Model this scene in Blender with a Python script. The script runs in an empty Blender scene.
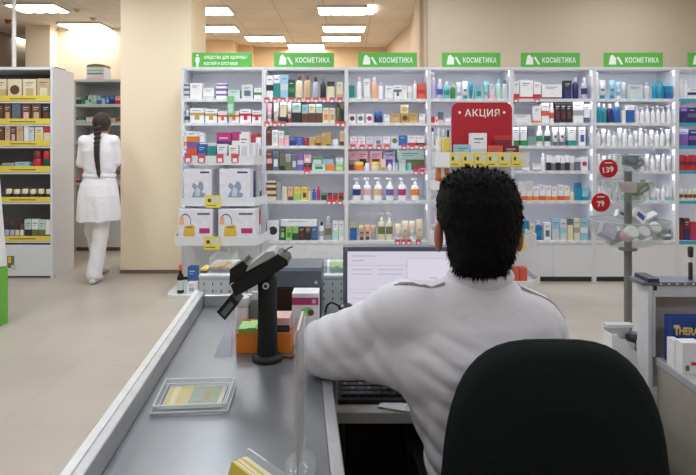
import bpy, math, random
import numpy as np
from mathutils import Matrix, Vector

scene = bpy.context.scene
COL = scene.collection
random.seed(7)

# ------------------------------------------------------------------ camera, world, exposure
F, CX, HY, H = 560.0, 348.0, 147.0, 1.32      # focal length (px of a 696-wide frame), axis column, horizon row, eye height


def PX(x, Y): return (x - CX) / F * Y


def PZ(y, Y): return H - (y - HY) / F * Y


cd = bpy.data.cameras.new('camera')
cam = bpy.data.objects.new('camera', cd)
COL.objects.link(cam)
cam.location = (0, 0, H)
cam.rotation_euler = (math.pi / 2, 0, 0)
cd.sensor_width = 36
cd.lens = 36 * F / 696
cd.shift_y = -(237.5 - HY) / 696
cd.clip_start = 0.02
scene.camera = cam

wd = bpy.data.worlds.new('world')
scene.world = wd
wd.use_nodes = True
wd.node_tree.nodes['Background'].inputs[0].default_value = (0.9, 0.93, 1.0, 1)
wd.node_tree.nodes['Background'].inputs[1].default_value = 0.05
scene.view_settings.view_transform = 'Standard'
scene.view_settings.look = 'None'
scene.view_settings.gamma = 1
scene.view_settings.exposure = 0.0
PANEL = 13.0           # radiance of the visible ceiling panels
WATT = 13.5           # unseen ceiling lamps nearer the till, above the frame
LED = 2.0            # little strips on the shelf partitions
SHELF_FILL = 15.0           # added glowing strips behind the shelf lips, to brighten the bays

CEIL = 3.05
# unseen ceiling lamps over the sales floor; one row added to brighten shelf fronts
for lx in (-2.9, -1.0, 0.9, 2.8):
    for ly in (-0.9, 1.1, 2.7, 3.9, 5.0):
        ld = bpy.data.lights.new('ceiling_lamp', 'AREA')
        ld.shape = 'RECTANGLE'
        ld.size, ld.size_y = 0.6, 0.6
        ld.energy = WATT * (0.58 if ly < 2 else 1.0) * (0.75 if lx > 0 and ly > 2 else 1.12)
        ld.color = (0.90, 0.95, 1.0)
        lo = bpy.data.objects.new('ceiling_lamp', ld)
        COL.objects.link(lo)
        lo.location = (lx, ly, CEIL - 0.015)

# ------------------------------------------------------------------ materials


def lin(c):
    out = []
    for v in c[:3]:
        v = v / 255.0
        out.append(v / 12.92 if v <= 0.04045 else ((v + 0.055) / 1.055) ** 2.4)
    return (*out, 1.0)


_m = {}


def M(c, rough=0.5, metal=0.0, spec=0.5, noise=0.06, scale=25.0, bump=0.0, bscale=200.0, name='paint'):
    key = (tuple(c), rough, metal, spec, noise, scale, bump, bscale, name)
    if key in _m:
        return _m[key]
    m = bpy.data.materials.new(name)
    m.use_nodes = True
    nt = m.node_tree
    b = nt.nodes['Principled BSDF']
    b.inputs['Roughness'].default_value = rough
    b.inputs['Metallic'].default_value = metal
    b.inputs['Specular IOR Level'].default_value = spec
    L = lin(c)
    tc = nt.nodes.new('ShaderNodeTexCoord')
    nz = nt.nodes.new('ShaderNodeTexNoise')
    nz.inputs['Scale'].default_value = scale
    nz.inputs['Detail'].default_value = 3
    nt.links.new(tc.outputs['Object'], nz.inputs['Vector'])
    rp = nt.nodes.new('ShaderNodeValToRGB')
    rp.color_ramp.elements[0].position = 0.3
    rp.color_ramp.elements[1].position = 0.7
    rp.color_ramp.elements[0].color = tuple(v * (1 - noise) for v in L[:3]) + (1,)
    rp.color_ramp.elements[1].color = tuple(min(1, v * (1 + noise)) for v in L[:3]) + (1,)
    nt.links.new(nz.outputs['Fac'], rp.inputs['Fac'])
    nt.links.new(rp.outputs['Color'], b.inputs['Base Color'])
    if bump > 0:
        n2 = nt.nodes.new('ShaderNodeTexNoise')
        n2.inputs['Scale'].default_value = bscale
        n2.inputs['Detail'].default_value = 2
        nt.links.new(tc.outputs['Object'], n2.inputs['Vector'])
        bp = nt.nodes.new('ShaderNodeBump')
        bp.inputs['Strength'].default_value = bump
        bp.inputs['Distance'].default_value = 0.01
        nt.links.new(n2.outputs['Fac'], bp.inputs['Height'])
        nt.links.new(bp.outputs['Normal'], b.inputs['Normal'])
    _m[key] = m
    return m


def EM(c, s, name='glow'):
    m = bpy.data.materials.new(name)
    m.use_nodes = True
    nt = m.node_tree
    b = nt.nodes['Principled BSDF']
    b.inputs['Base Color'].default_value = (.02, .02, .02, 1)
    b.inputs['Emission Color'].default_value = lin(c)
    b.inputs['Emission Strength'].default_value = s
    return m


def GLASS(c, alpha=0.25, rough=0.08, name='clear_plastic'):
    """thin clear plastic: mostly lets the light straight through, with a glossy film"""
    m = bpy.data.materials.new(name)
    m.use_nodes = True
    nt = m.node_tree
    b = nt.nodes['Principled BSDF']
    b.inputs['Base Color'].default_value = lin(c)
    b.inputs['Roughness'].default_value = rough
    b.inputs['Alpha'].default_value = alpha
    b.inputs['Specular IOR Level'].default_value = 0.8
    return m


def tile_mat(name, c, mortar, size, msize, rough, off=0.0, var=0.04, dirt=None, bump=0.15):
    m = bpy.data.materials.new(name)
    m.use_nodes = True
    nt = m.node_tree
    b = nt.nodes['Principled BSDF']
    b.inputs['Roughness'].default_value = rough
    tc = nt.nodes.new('ShaderNodeTexCoord')
    br = nt.nodes.new('ShaderNodeTexBrick')
    br.offset = off
    br.inputs['Scale'].default_value = 1.0
    br.inputs['Brick Width'].default_value = size
    br.inputs['Row Height'].default_value = size
    br.inputs['Mortar Size'].default_value = msize
    br.inputs['Mortar Smooth'].default_value = 0.3
    L = lin(c)
    br.inputs['Color1'].default_value = tuple(v * (1 - var) for v in L[:3]) + (1,)
    br.inputs['Color2'].default_value = tuple(min(1, v * (1 + var)) for v in L[:3]) + (1,)
    br.inputs['Mortar'].default_value = lin(mortar)
    nt.links.new(tc.outputs['Object'], br.inputs['Vector'])
    nz = nt.nodes.new('ShaderNodeTexNoise')
    nz.inputs['Scale'].default_value = 1.7
    nz.inputs['Detail'].default_value = 8
    nt.links.new(tc.outputs['Object'], nz.inputs['Vector'])
    mx = nt.nodes.new('ShaderNodeMixRGB')
    mx.blend_type = 'MULTIPLY'
    mx.inputs[0].default_value = 1.0
    rp = nt.nodes.new('ShaderNodeValToRGB')
    rp.color_ramp.elements[0].position = 0.3
    rp.color_ramp.elements[0].color = (0.86, 0.85, 0.84, 1)
    rp.color_ramp.elements[1].position = 0.65
    rp.color_ramp.elements[1].color = (1, 1, 1, 1)
    nt.links.new(nz.outputs['Fac'], rp.inputs['Fac'])
    nt.links.new(br.outputs['Color'], mx.inputs[1])
    nt.links.new(rp.outputs['Color'], mx.inputs[2])
    last = mx.outputs[0]
    if dirt:
        n3 = nt.nodes.new('ShaderNodeTexNoise')
        n3.inputs['Scale'].default_value = 9
        n3.inputs['Detail'].default_value = 5
        nt.links.new(tc.outputs['Object'], n3.inputs['Vector'])
        r3 = nt.nodes.new('ShaderNodeValToRGB')
        r3.color_ramp.elements[0].position = 0.70
        r3.color_ramp.elements[0].color = (1, 1, 1, 1)
        r3.color_ramp.elements[1].position = 0.78
        r3.color_ramp.elements[1].color = lin(dirt)
        nt.links.new(n3.outputs['Fac'], r3.inputs['Fac'])
        m2 = nt.nodes.new('ShaderNodeMixRGB')
        m2.blend_type = 'MULTIPLY'
        m2.inputs[0].default_value = 0.6
        nt.links.new(last, m2.inputs[1])
        nt.links.new(r3.outputs['Color'], m2.inputs[2])
        last = m2.outputs[0]
    nt.links.new(last, b.inputs['Base Color'])
    bp = nt.nodes.new('ShaderNodeBump')
    bp.inputs['Strength'].default_value = bump
    bp.inputs['Distance'].default_value = 0.003
    nt.links.new(br.outputs['Fac'], bp.inputs['Height'])
    bp.invert = True
    nt.links.new(bp.outputs['Normal'], b.inputs['Normal'])
    return m


WHITE = (236, 237, 240)
M_shelf = M((226, 228, 232), 0.45, name='white_laminate', noise=0.02)
M_rail = M((222, 226, 230), 0.3, name='price_rail_plastic', noise=0.03)
M_metalw = M((225, 227, 230), 0.35, name='white_enamel', noise=0.02)
M_black = M((16, 17, 19), 0.35, name='black_plastic')
M_blackm = M((12, 13, 14), 0.6, name='black_matte')
M_alu = M((188, 190, 194), 0.32, 0.75, name='aluminium', noise=0.05, scale=60)
M_clear = GLASS((225, 232, 235), 0.22, 0.06)
M_bowl = GLASS((176, 190, 184), 0.22, 0.10, 'tinted_plastic')
M_dark = M((34, 34, 36), 0.7, name='dark_panel')

# ------------------------------------------------------------------ mesh builder
ORG = {}


class MB:
    def __init__(s):
        s.v, s.f, s.m, s.sm = [], [], [], []
        s.xf = None

    def add(s, vs, fs, mat, smooth=False):
        n = len(s.v)
        if s.xf is not None:
            vs = [tuple(s.xf @ Vector(p)) for p in vs]
        s.v += [tuple(p) for p in vs]
        for f in fs:
            s.f.append(tuple(i + n for i in f))
            s.m.append(mat)
            s.sm.append(smooth)
        return s

    def box(s, x0, x1, y0, y1, z0, z1, mat):
        vs = [(x0, y0, z0), (x1, y0, z0), (x1, y1, z0), (x0, y1, z0), (x0, y0, z1), (x1, y0, z1), (x1, y1, z1), (x0, y1, z1)]
        return s.add(vs, [(0, 3, 2, 1), (4, 5, 6, 7), (0, 1, 5, 4), (1, 2, 6, 5), (2, 3, 7, 6), (3, 0, 4, 7)], mat)

    def prism(s, poly, a0, a1, mat, axis='z', smooth=False):
        """poly in the plane across axis; (x,y) for z, (x,z) for y, (y,z) for x"""
        n = len(poly)
        area = sum(poly[i][0] * poly[(i + 1) % n][1] - poly[(i + 1) % n][0] * poly[i][1] for i in range(n))
        if area < 0:
            poly = poly[::-1]

        def P(p, a):
            return {'z': (p[0], p[1], a), 'y': (p[0], a, p[1]), 'x': (a, p[0], p[1])}[axis]
        vs = [P(p, a0) for p in poly] + [P(p, a1) for p in poly]
        fl = axis == 'y'
        fs = [tuple(range(n))[::-1], tuple(range(n, 2 * n))]
        sd = [(i, (i + 1) % n, (i + 1) % n + n, i + n) for i in range(n)]
        if fl:
            fs = [f[::-1] for f in fs]
            sd = [f[::-1] for f in sd]
        s.add(vs, fs, mat)
        s.add(vs, sd, mat, smooth)
        return s

    def lathe(s, prof, cx, cy, cz, mat, n=16, sx=1.0, sy=1.0, smooth=True):
        vs, fs = [], []
        k = len(prof)
        for (r, z) in prof:
            for i in range(n):
                a = 2 * math.pi * i / n
                vs.append((cx + r * math.cos(a) * sx, cy + r * math.sin(a) * sy, cz + z))
        for j in range(k - 1):
            for i in range(n):
                i2 = (i + 1) % n
                fs.append((j * n + i, j * n + i2, (j + 1) * n + i2, (j + 1) * n + i))
        s.add(vs, fs, mat, smooth)
        if prof[0][0] > 1e-5:
            s.add(vs[:n], [tuple(range(n))[::-1]], mat)
        if prof[-1][0] > 1e-5:
            s.add(vs[-n:], [tuple(range(n))], mat)
        return s

    def tube(s, pts, r, mat, n=8, r1=None):
        pts = [Vector(p) for p in pts]
        vs, fs = [], []
        k = len(pts)
        for j, p in enumerate(pts):
            d = (pts[min(j + 1, k - 1)] - pts[max(j - 1, 0)]).normalized()
            u = d.cross(Vector((0, 0, 1)))
            if u.length < 1e-3:
                u = d.cross(Vector((1, 0, 0)))
            u.normalize()
            w = d.cross(u)
            rr = r if r1 is None else r + (r1 - r) * j / (k - 1)
            for i in range(n):
                a = 2 * math.pi * i / n
                vs.append(tuple(p + u * math.cos(a) * rr + w * math.sin(a) * rr))
        for j in range(k - 1):
            for i in range(n):
                i2 = (i + 1) % n
                fs.append((j * n + i2, j * n + i, (j + 1) * n + i, (j + 1) * n + i2))
        s.add(vs, fs, mat, True)
        s.add(vs[:n], [tuple(range(n))], mat)
        s.add(vs[-n:], [tuple(range(n))[::-1]], mat)
        return s

    def sphere(s, c, r, mat, n=12, m=8):
        prof = [(math.sin(math.pi * j / m) * 1.0, -math.cos(math.pi * j / m)) for j in range(m + 1)]
        vs, fs = [], []
        for (a, z) in prof:
            for i in range(n):
                t = 2 * math.pi * i / n
                vs.append((c[0] + r[0] * a * math.cos(t), c[1] + r[1] * a * math.sin(t), c[2] + r[2] * z))
        for j in range(m):
            for i in range(n):
                i2 = (i + 1) % n
                fs.append((j * n + i, j * n + i2, (j + 1) * n + i2, (j + 1) * n + i))
        return s.add(vs, fs, mat, True)

    def build(s, name, parent=None, bevel=0.0, loc=None, seg=2):
        me = bpy.data.meshes.new(name)
        if parent is not None:
            o0 = ORG[parent.name]
        elif loc is not None:
            o0 = Vector(loc)
        else:
            xs = [p[0] for p in s.v]
            ys = [p[1] for p in s.v]
            zs = [p[2] for p in s.v]
            o0 = Vector(((min(xs) + max(xs)) / 2, (min(ys) + max(ys)) / 2, min(zs)))
        me.from_pydata([(p[0] - o0.x, p[1] - o0.y, p[2] - o0.z) for p in s.v], [], s.f)
        mats = []
        for m in s.m:
            if m not in mats:
                mats.append(m)
        for m in mats:
            me.materials.append(m)
        idx = {m.name: i for i, m in enumerate(mats)}
        me.polygons.foreach_set('material_index', [idx[m.name] for m in s.m])
        me.polygons.foreach_set('use_smooth', s.sm)
        me.update()
        o = bpy.data.objects.new(name, me)
        COL.objects.link(o)
        if parent is not None:
            o.parent = parent
        else:
            o.location = o0
        ORG[o.name] = o0
        if bevel > 0:
            b = o.modifiers.new('bevel', 'BEVEL')
            b.width = bevel
            b.segments = seg
            b.limit_method = 'ANGLE'
            b.angle_limit = math.radians(50)
        return o


def tag(o, label=None, cat=None, group=None, kind=None):
    if label:
        o['label'] = label
    if cat:
        o['category'] = cat
    if group:
        o['group'] = group
    if kind:
        o['kind'] = kind
    return o


def thing(name, label, cat, loc, group=None):
    o = bpy.data.objects.new(name, None)
    o.empty_display_size = 0.05
    COL.objects.link(o)
    o.location = loc
    ORG[o.name] = Vector(loc)
    return tag(o, label, cat, group)


def text(name, body, size, mat, parent, x, y, z, width=None, rot=None, depth=0.0008, align='CENTER', bold=0.0, height=None, cent=True, space=1.0):
    """lettering standing in the XZ plane, facing -Y, centred on (x, z)"""
    cu = bpy.data.curves.new(name, 'FONT')
    cu.body = body
    cu.size = size
    cu.extrude = depth
    cu.offset = bold
    cu.space_character = space
    cu.align_x = align
    cu.align_y = 'CENTER'
    cu.resolution_u = 3
    t = bpy.data.objects.new(name, cu)
    COL.objects.link(t)
    bpy.context.view_layer.update()
    me = bpy.data.meshes.new_from_object(t.evaluated_get(bpy.context.evaluated_depsgraph_get()))
    bpy.data.objects.remove(t)
    bpy.data.curves.remove(cu)
    vs = np.array([v.co[:] for v in me.vertices])
    w = vs[:, 0].max() - vs[:, 0].min()
    hgt = vs[:, 1].max() - vs[:, 1].min()
    sx = width / w if width else 1.0
    sy = height / hgt if height else (sx if width else 1.0)
    mid = (vs[:, 0].max() + vs[:, 0].min()) / 2 if align == 'CENTER' else vs[:, 0].min()
    midy = (vs[:, 1].max() + vs[:, 1].min()) / 2 if cent else 0
    o0 = ORG[parent.name]
    for v in me.vertices:
        p = Vector(((v.co.x - mid) * sx, -v.co.z, (v.co.y - midy) * sy))
        if rot is not None:
            p = rot @ p
        v.co = (p.x + x - o0.x, p.y + y - o0.y, p.z + z - o0.z)
    me.materials.clear()
    me.materials.append(mat)
    o = bpy.data.objects.new(name, me)
    me.name = name
    COL.objects.link(o)
    o.parent = parent
    ORG[o.name] = o0
    return o


ORD = ['zeroth', 'first', 'second', 'third', 'fourth', 'fifth', 'sixth', 'seventh', 'eighth', 'ninth', 'tenth', 'eleventh',
       'twelfth', 'thirteenth', 'fourteenth', 'fifteenth', 'sixteenth', 'seventeenth', 'eighteenth']

# ------------------------------------------------------------------ the setting
m_floor = tile_mat('floor_tile', (184, 175, 164), (172, 162, 151), 0.45, 0.003, 0.34, var=.012, dirt=(150, 138, 126), bump=.03)
m_ceil = tile_mat('ceiling_tile', (236, 230, 222), (210, 202, 192), 0.6, 0.008, 0.85, var=.01, bump=.05)
m_wall = M((244, 229, 206), 0.8, name='peach_wallpaper', noise=0.015, scale=40, bump=0.12, bscale=240)
m_wallc = M((250, 233, 204), 0.8, name='cream_wallpaper', noise=0.015, scale=40, bump=0.12, bscale=240)
m_wall2 = M((212, 194, 172), 0.8, name='beige_wallpaper', noise=0.015, scale=40, bump=0.12, bscale=240)
m_wall3 = M((228, 198, 160), 0.8, name='tan_wallpaper', noise=0.015, scale=40, bump=0.12, bscale=240)
m_base = M((120, 105, 92), 0.6, name='dark_skirting')


def struct(name, mb):
    o = mb.build(name)
    o['kind'] = 'structure'
    return o


XL, XR, YN, YB = -5.2, 4.6, -2.6, 9.75
struct('floor', MB().box(XL, XR, YN, 10.6, -0.08, 0, m_floor))
struct('ceiling', MB().box(XL, XR, YN, 10.6, CEIL, CEIL + 0.08, m_ceil))
struct('wall_left', MB().box(XL - 0.1, XL, YN, 10.6, 0, CEIL, m_wall2))
struct('wall_right', MB().box(XR, XR + 0.1, YN, 10.6, 0, CEIL, m_wall2))
struct('wall_front', MB().box(XL, XR, YN - 0.1, YN, 0, CEIL, m_wall2))
# far wall beyond the shelves, with the pilasters that show above them
struct('wall_back', MB().box(-1.95, 0.75, 9.7, 9.85, 0, CEIL, m_wall3)
       .box(-2.75, -1.86, 9.05, 9.7, 0, CEIL, m_wall3).box(-1.86, -1.62, 9.5, 9.7, 0, CEIL, m_wall3))
struct('wall_behind_stockroom', MB().prism([(-4.23, 8.15), (-2.30, 8.15), (-2.66, 9.06), (-2.76, 9.06), (-2.45, 8.25), (-4.23, 8.25)], 0, CEIL, m_wall).box(-4.58, -4.23, 7.95, 8.25, 0, CEIL, m_wall))
struct('wall_far_left', MB().box(XL, -4.4, 9.6, 9.7, 0, CEIL, m_wall3))
struct('wall_column', MB().box(-2.38, -1.640, 5.86, 6.46, 0, CEIL, m_wallc))
struct('baseboard_column', MB().box(-2.385, -1.66, 5.846, 5.858, 0, 0.035, m_base))
# the skewed side wall that leads to the far wall, in three steps
struct('wall_side', MB().prism([(0.66, 9.7), (0.90, 7.6), (1.1, 7.6), (1.1, 9.7)], 0, CEIL, m_wall2)
       .prism([(0.85, 7.6), (0.855, 6.75), (1.1, 6.75), (1.1, 7.6)], 0, CEIL, m_wall2)
       .prism([(0.80, 6.75), (0.80, 6.25), (1.1, 6.25), (1.1, 6.75)], 0, CEIL, m_wall2))
struct('wall_shelving', MB().box(0.838, XR, 5.87, 6.0, 0, CEIL, m_wall2).box(0.838, 1.1, 6.0, 6.25, 0, CEIL, m_wall2))
struct('trim_1', MB().box(0.822, 0.836, 5.865, 5.885, 0, CEIL, M((176, 160, 142), 0.6)))

# ------------------------------------------------------------------ ceiling lights
m_diff = EM((255, 252, 246), PANEL, 'light_diffuser')
m_frame = M((215, 210, 205), 0.5)
LIGHTS = [(38, 6.6, 'above the tall product cabinet beside the pole'), (85, 25, 'in front of the bright peach stockroom wall'),
          (6, 38, 'over the far left corner, lowest on that side'), (207, 9, 'just right of the square column, nearest the shelves'),
          (216.5, 27.3, 'right of the column, over the health sign'), (265.5, 37.2, 'between the first two green signs'),
          (306, 45, 'farthest and smallest, near the far wall'), (342.5, 9, 'top middle of the photo, nearest of its row'),
          (344, 27.2, 'second of the middle row from the front'), (341.5, 37.2, 'third of the middle row, closest behind another')]
for (px, py, where) in LIGHTS:
    Y = (CEIL - H) * F / (HY - py)
    X = PX(px, Y)
    g = thing('ceiling_light', 'lit white ceiling light panel ' + where, 'ceiling light', (X, Y, CEIL - 0.03), 'ceiling light panels')
    fr = MB()
    for (a, b, c, d) in ((-.31, .31, -.20, -.19), (-.31, .31, .19, .20), (-.31, -.30, -.19, .19), (.30, .31, -.19, .19)):
        fr.box(X + a, X + b, Y + c, Y + d, CEIL - 0.03, CEIL - 0.001, m_frame)
    fr.build('frame', g)
    df = MB()
    for k in range(4):            # four scalloped louvre cells
        xa, xb = X - .298 + .149 * k, X - .298 + .149 * (k + 1)
        n = 6
        prof = [(xa + (xb - xa) * i / n, CEIL - 0.022 - 0.012 * math.sin(math.pi * i / n)) for i in range(n + 1)]
        df.prism([(xa, CEIL - 0.004)] + prof + [(xb, CEIL - 0.004)], Y - .188, Y + .188, m_diff, 'y')
    df.build('diffuser', g)
# half-seen sliver of a panel with a hanging sign rail at the top edge
Y = (CEIL - H) * F / (HY - 9)
g = thing('ceiling_light', 'narrow sliver of lit panel right of the top middle ceiling light', 'ceiling light', (PX(371, Y), Y, CEIL - 0.03), 'ceiling light panels')
MB().box(PX(366, Y), PX(374, Y), Y - .19, Y + .19, CEIL - 0.024, CEIL - 0.002, m_diff).build('diffuser', g)
MB().box(PX(365, Y), PX(366, Y), Y - .2, Y + .2, CEIL - 0.03, CEIL - 0.002, m_frame).build('frame', g)
for (px, py, s) in ((77, 9.5, 'near the panel above the pole'), (93, 18, 'between the two left panels')):
    Y = (CEIL - H) * F / (HY - py)
    tag(MB().lathe([(.0, -.03), (.025, -.03), (.03, -.012), (.05, 0)], PX(px, Y), Y, CEIL - .001, M((196, 180, 160), 0.6)).build('smoke_detector'),
        'small round beige ceiling fitting ' + s, 'ceiling fitting', 'small ceiling fittings')
Y = (CEIL - H) * F / (HY - 20)
tag(MB().lathe([(.0, -.05), (.03, -.045), (.035, -.015), (.05, 0)], PX(8, Y), Y, CEIL - .001, M((150, 60, 50), 0.6)).build('smoke_detector'),
    'small red ceiling fitting left of the white pole', 'ceiling fitting', 'small ceiling fittings')

# ------------------------------------------------------------------ products: cartons, bottles, tubes, jars
CN = {'W': (238, 238, 240), 'CR': (232, 220, 186), 'T': (22, 140, 138), 'LB': (150, 200, 222), 'B': (34, 92, 172), 'N': (34, 38, 98),
      'G': (40, 140, 70), 'DG': (24, 72, 52), 'R': (196, 34, 48), 'O': (234, 128, 40), 'Y': (238, 208, 64), 'P': (240, 178, 192),
      'M': (186, 40, 110), 'V': (120, 84, 168), 'LV': (196, 186, 220), 'GR': (160, 164, 170), 'DK': (34, 32, 36), 'BR': (96, 56, 42),
      'GO': (196, 156, 76), 'MI': (188, 222, 208), 'LG': (150, 206, 96), 'PE': (236, 178, 136), 'MA': (110, 28, 40), 'SB': (0, 140, 176),
      'PG': (206, 212, 216), 'SL': (92, 102, 120), 'OL': (104, 108, 66), 'LC': (176, 178, 196), 'RO': (222, 84, 58), 'TN': (206, 176, 136),
      'CY': (40, 178, 200), 'AQ': (120, 200, 204)}
CN = {k: tuple(v + (205 - v) * (.10 if k not in ('W', 'PG') else 0) for v in c) for k, c in CN.items()}  # haze put into the print colours: all but the palest mixed towards grey
CW = {'W': 'white', 'CR': 'cream', 'T': 'teal', 'LB': 'light blue', 'B': 'blue', 'N': 'navy', 'G': 'green', 'DG': 'dark green', 'R': 'red',
      'O': 'orange', 'Y': 'yellow', 'P': 'pink', 'M': 'magenta', 'V': 'purple', 'LV': 'lavender', 'GR': 'grey', 'DK': 'black', 'BR': 'brown',
      'GO': 'gold', 'MI': 'mint', 'LG': 'lime', 'PE': 'peach', 'MA': 'maroon', 'SB': 'bright blue', 'PG': 'pale grey', 'SL': 'slate', 'OL': 'olive',
      'LC': 'grey lilac', 'RO': 'vermilion', 'TN': 'tan', 'CY': 'cyan', 'AQ': 'aqua'}


def CM(k, rough=0.42):
    return M(CN[k], rough, name=CW[k].replace(' ', '_') + '_print', noise=0.05, scale=40)


def carton_mb(x0, x1, y0, y1, z0, z1, c1, c2=None, style=''):
    """printed carton: colour bands go right round; the front carries its printed marks"""
    mb = MB()
    h = z1 - z0
    w = x1 - x0
    bands = [(0, 1, c1)]
    if c2:
        bands = {'': [(0, .28, c2), (.28, 1, c1)], 'low': [(0, .12, c2), (.12, 1, c1)], 'half': [(0, .52, c2), (.52, 1, c1)], 'top': [(0, .72, c1), (.72, 1, c2)],
                 'mid': [(0, .35, c1), (.35, .6, c2), (.6, 1, c1)], 'str': [(0, .2, c1), (.2, .32, c2), (.32, .5, c1), (.5, .66, c2), (.66, .8, c1), (.8, .92, c2), (.92, 1, c1)],
                 'most': [(0, .66, c2), (.66, 1, c1)], 'circ': [(0, 1, c1)], 'patch': [(0, 1, c1)], 'tee': [(0, .5, c1), (.5, .68, c2), (.68, 1, c1)]}[style]
    for (a, b, c) in bands:
        mb.box(x0, x1, y0, y1, z0 + h * a, z0 + h * b, CM(c))
    e = 0.0006
    if style == 'circ':
        cx, cz, r = (x0 + x1) / 2, (z0 + z1) / 2, min(w, h) * .36
        pts = [(cx + r * math.cos(t * math.pi / 8), cz + r * math.sin(t * math.pi / 8)) for t in range(16)]
        mb.prism(pts, y0 - e, y0, CM(c2), 'y')
    elif style == 'patch':
        mb.box(x0 + w * .22, x1 - w * .2, y0 - e, y0, z0 + h * .2, z0 + h * .58, CM(c2))
    elif style == 'tee':
        mb.box(x0 + w * .33, x1 - w * .33, y0 - e, y0, z0 + h * .2, z0 + h * .5, CM(c2))
    ink = CM('SL') if c1 not in ('DK', 'N', 'BR', 'DG', 'MA', 'B') else CM('PG')
    if h > 0.06 and w > .045 and style not in ('circ', 'str'):
        mb.box(x0 + w * .18, x1 - w * .22, y0 - e, y0, z0 + h * .80, z0 + h * .84, ink)
        if style in ('', 'low', 'patch', 'half'):
            mb.box(x0 + w * .18, x1 - w * .40, y0 - e, y0, z0 + h * .70, z0 + h * .725, ink)
    return mb


def product(kind, x0, x1, y, z0, z1, c1, c2, style, label, group, depth=None):
    w, h = x1 - x0, z1 - z0
    cx = (x0 + x1) / 2
    d = depth or max(0.035, min(0.09, w * 0.8))
    if kind in 'cs':
        o = carton_mb(x0 + .001, x1 - .001, y, y + d, z0, z1, c1, c2, style).build('product_carton')
        return tag(o, label, 'carton', group)
    r = w / 2 * 0.94
    cy = y + r * (1.02 if kind == 'j' else .8)
    if kind == 'j':
        g = thing('cosmetic_jar', label, 'jar', (cx, cy, z0), group)
        MB().lathe([(r * .9, 0), (r, h * .1), (r, h * .55), (r * .9, h * .62)], cx, cy, z0, CM(c1, .25)).build('body', g)
        MB().lathe([(r * .98, h * .62), (r * .98, h * .97), (r * .9, h)], cx, cy, z0, CM(c2 or 'W', .3)).build('lid', g)
        return g
    if kind == 't':
        g = thing('cosmetic_tube', label, 'tube', (cx, cy, z0), group)
        ch = h * .2
        n = 10
        vs, fs = [], []
        lev = [(0, .78, .62), (.3, .9, .5), (.65, .97, .3), (1, 1.0, .05)]
        for (t, a, b) in lev:
            for i in range(n):
                q = 2 * math.pi * i / n
                vs.append((cx + r * a * math.cos(q), cy + r * b * math.sin(q), z0 + ch + (h - ch) * t))
        for j in range(3):
            for i in range(n):
                i2 = (i + 1) % n
                fs.append((j * n + i, j * n + i2, (j + 1) * n + i2, (j + 1) * n + i))
        fs.append(tuple(range(n))[::-1])
        fs.append(tuple(range(3 * n, 4 * n)))
        b = MB().add(vs, fs, CM(c1, .3), True)
        b.box(cx - r * .5, cx + r * .4, cy - r * .58, cy - r * .1, z0 + h * .42, z0 + h * .55, CM(c2 or 'GR'))
        b.build('body', g)
        MB().lathe([(r * .72, 0), (r * .72, ch)], cx, cy, z0, CM(c2 or 'W', .3), 12, 1, .8).build('cap', g)
        return g
    # bottles
    g = thing('pump_bottle' if kind == 'p' else 'cosmetic_bottle', label, 'bottle', (cx, cy, z0), group)
    bt = .70 if kind == 'p' else .80
    b = MB()
    sy = .72
    b.lathe([(r * .92, 0), (r, h * .03), (r, h * bt * .82), (r * .8, h * bt * .93), (r * .38, h * bt)], cx, cy, z0, CM(c1, .28), 14, 1, sy)
    if style and style in CN:
        b.lathe([(r * 1.015, h * .22), (r * 1.015, h * .50)], cx, cy, z0, CM(style), 14, 1, sy)
    b.build('body', g)
    cc = CM(c2 or 'W', .3)
    if kind == 'p':
        p = MB().lathe([(r * .42, h * bt), (r * .42, h * .78), (r * .15, h * .80), (r * .15, h * .9), (r * .4, h * .91), (r * .42, h * .99)], cx, cy, z0, cc, 12)
        p.box(cx - r * 1.0, cx, cy - r * .2, cy + r * .2, z0 + h * .93, z0 + h * .99, cc)
        p.build('pump_head', g)
    else:
        MB().lathe([(r * .52, h * bt), (r * .52, h * .97), (r * .44, h)], cx, cy, z0, cc, 12).build('cap', g)
    return g


KW = {'c': 'carton', 's': 'carton', 'b': 'bottle', 'p': 'pump bottle', 't': 'tube', 'j': 'jar'}


def look(kind, c1, c2, style):
    k = KW[kind]
    a = CW[c1]
    if kind in 'cs':
        if not c2:
            return f'plain {a} {k}'
        w = {'': 'lower band', 'low': 'bottom line', 'half': 'lower half', 'top': 'top', 'mid': 'middle band', 'str': 'stripes', 'most': 'lower part', 'circ': 'disc', 'patch': 'patch', 'tee': 'emblem'}[style]
        return f'{a} {k} with {CW[c2]} {w}'
    if kind == 't':
        return f'{a} {k} on {CW[c2 or "W"]} cap'
    if kind == 'j':
        return f'{a} {k} with {CW[c2 or "W"]} lid'
    if style and style in CN:
        return f'{a} {k} with {CW[style]} label'
    return f'{a} {k} with {CW[c2 or "W"]} cap'


BAYW = ['', 'leftmost signed bay', 'second signed bay', 'third signed bay', 'fourth signed bay', 'fifth signed bay', 'sixth signed bay', 'rightmost bay']
YF = 5.48
LIPY = [100, 124, 147, 172, 202, 242]
LIPZ = [PZ(y, YF) for y in LIPY]
X0B, PITCH = PX(181, YF), 82.7 / F * YF
TOPZ = PZ(67.2, YF)
SHD = 0.34

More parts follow.
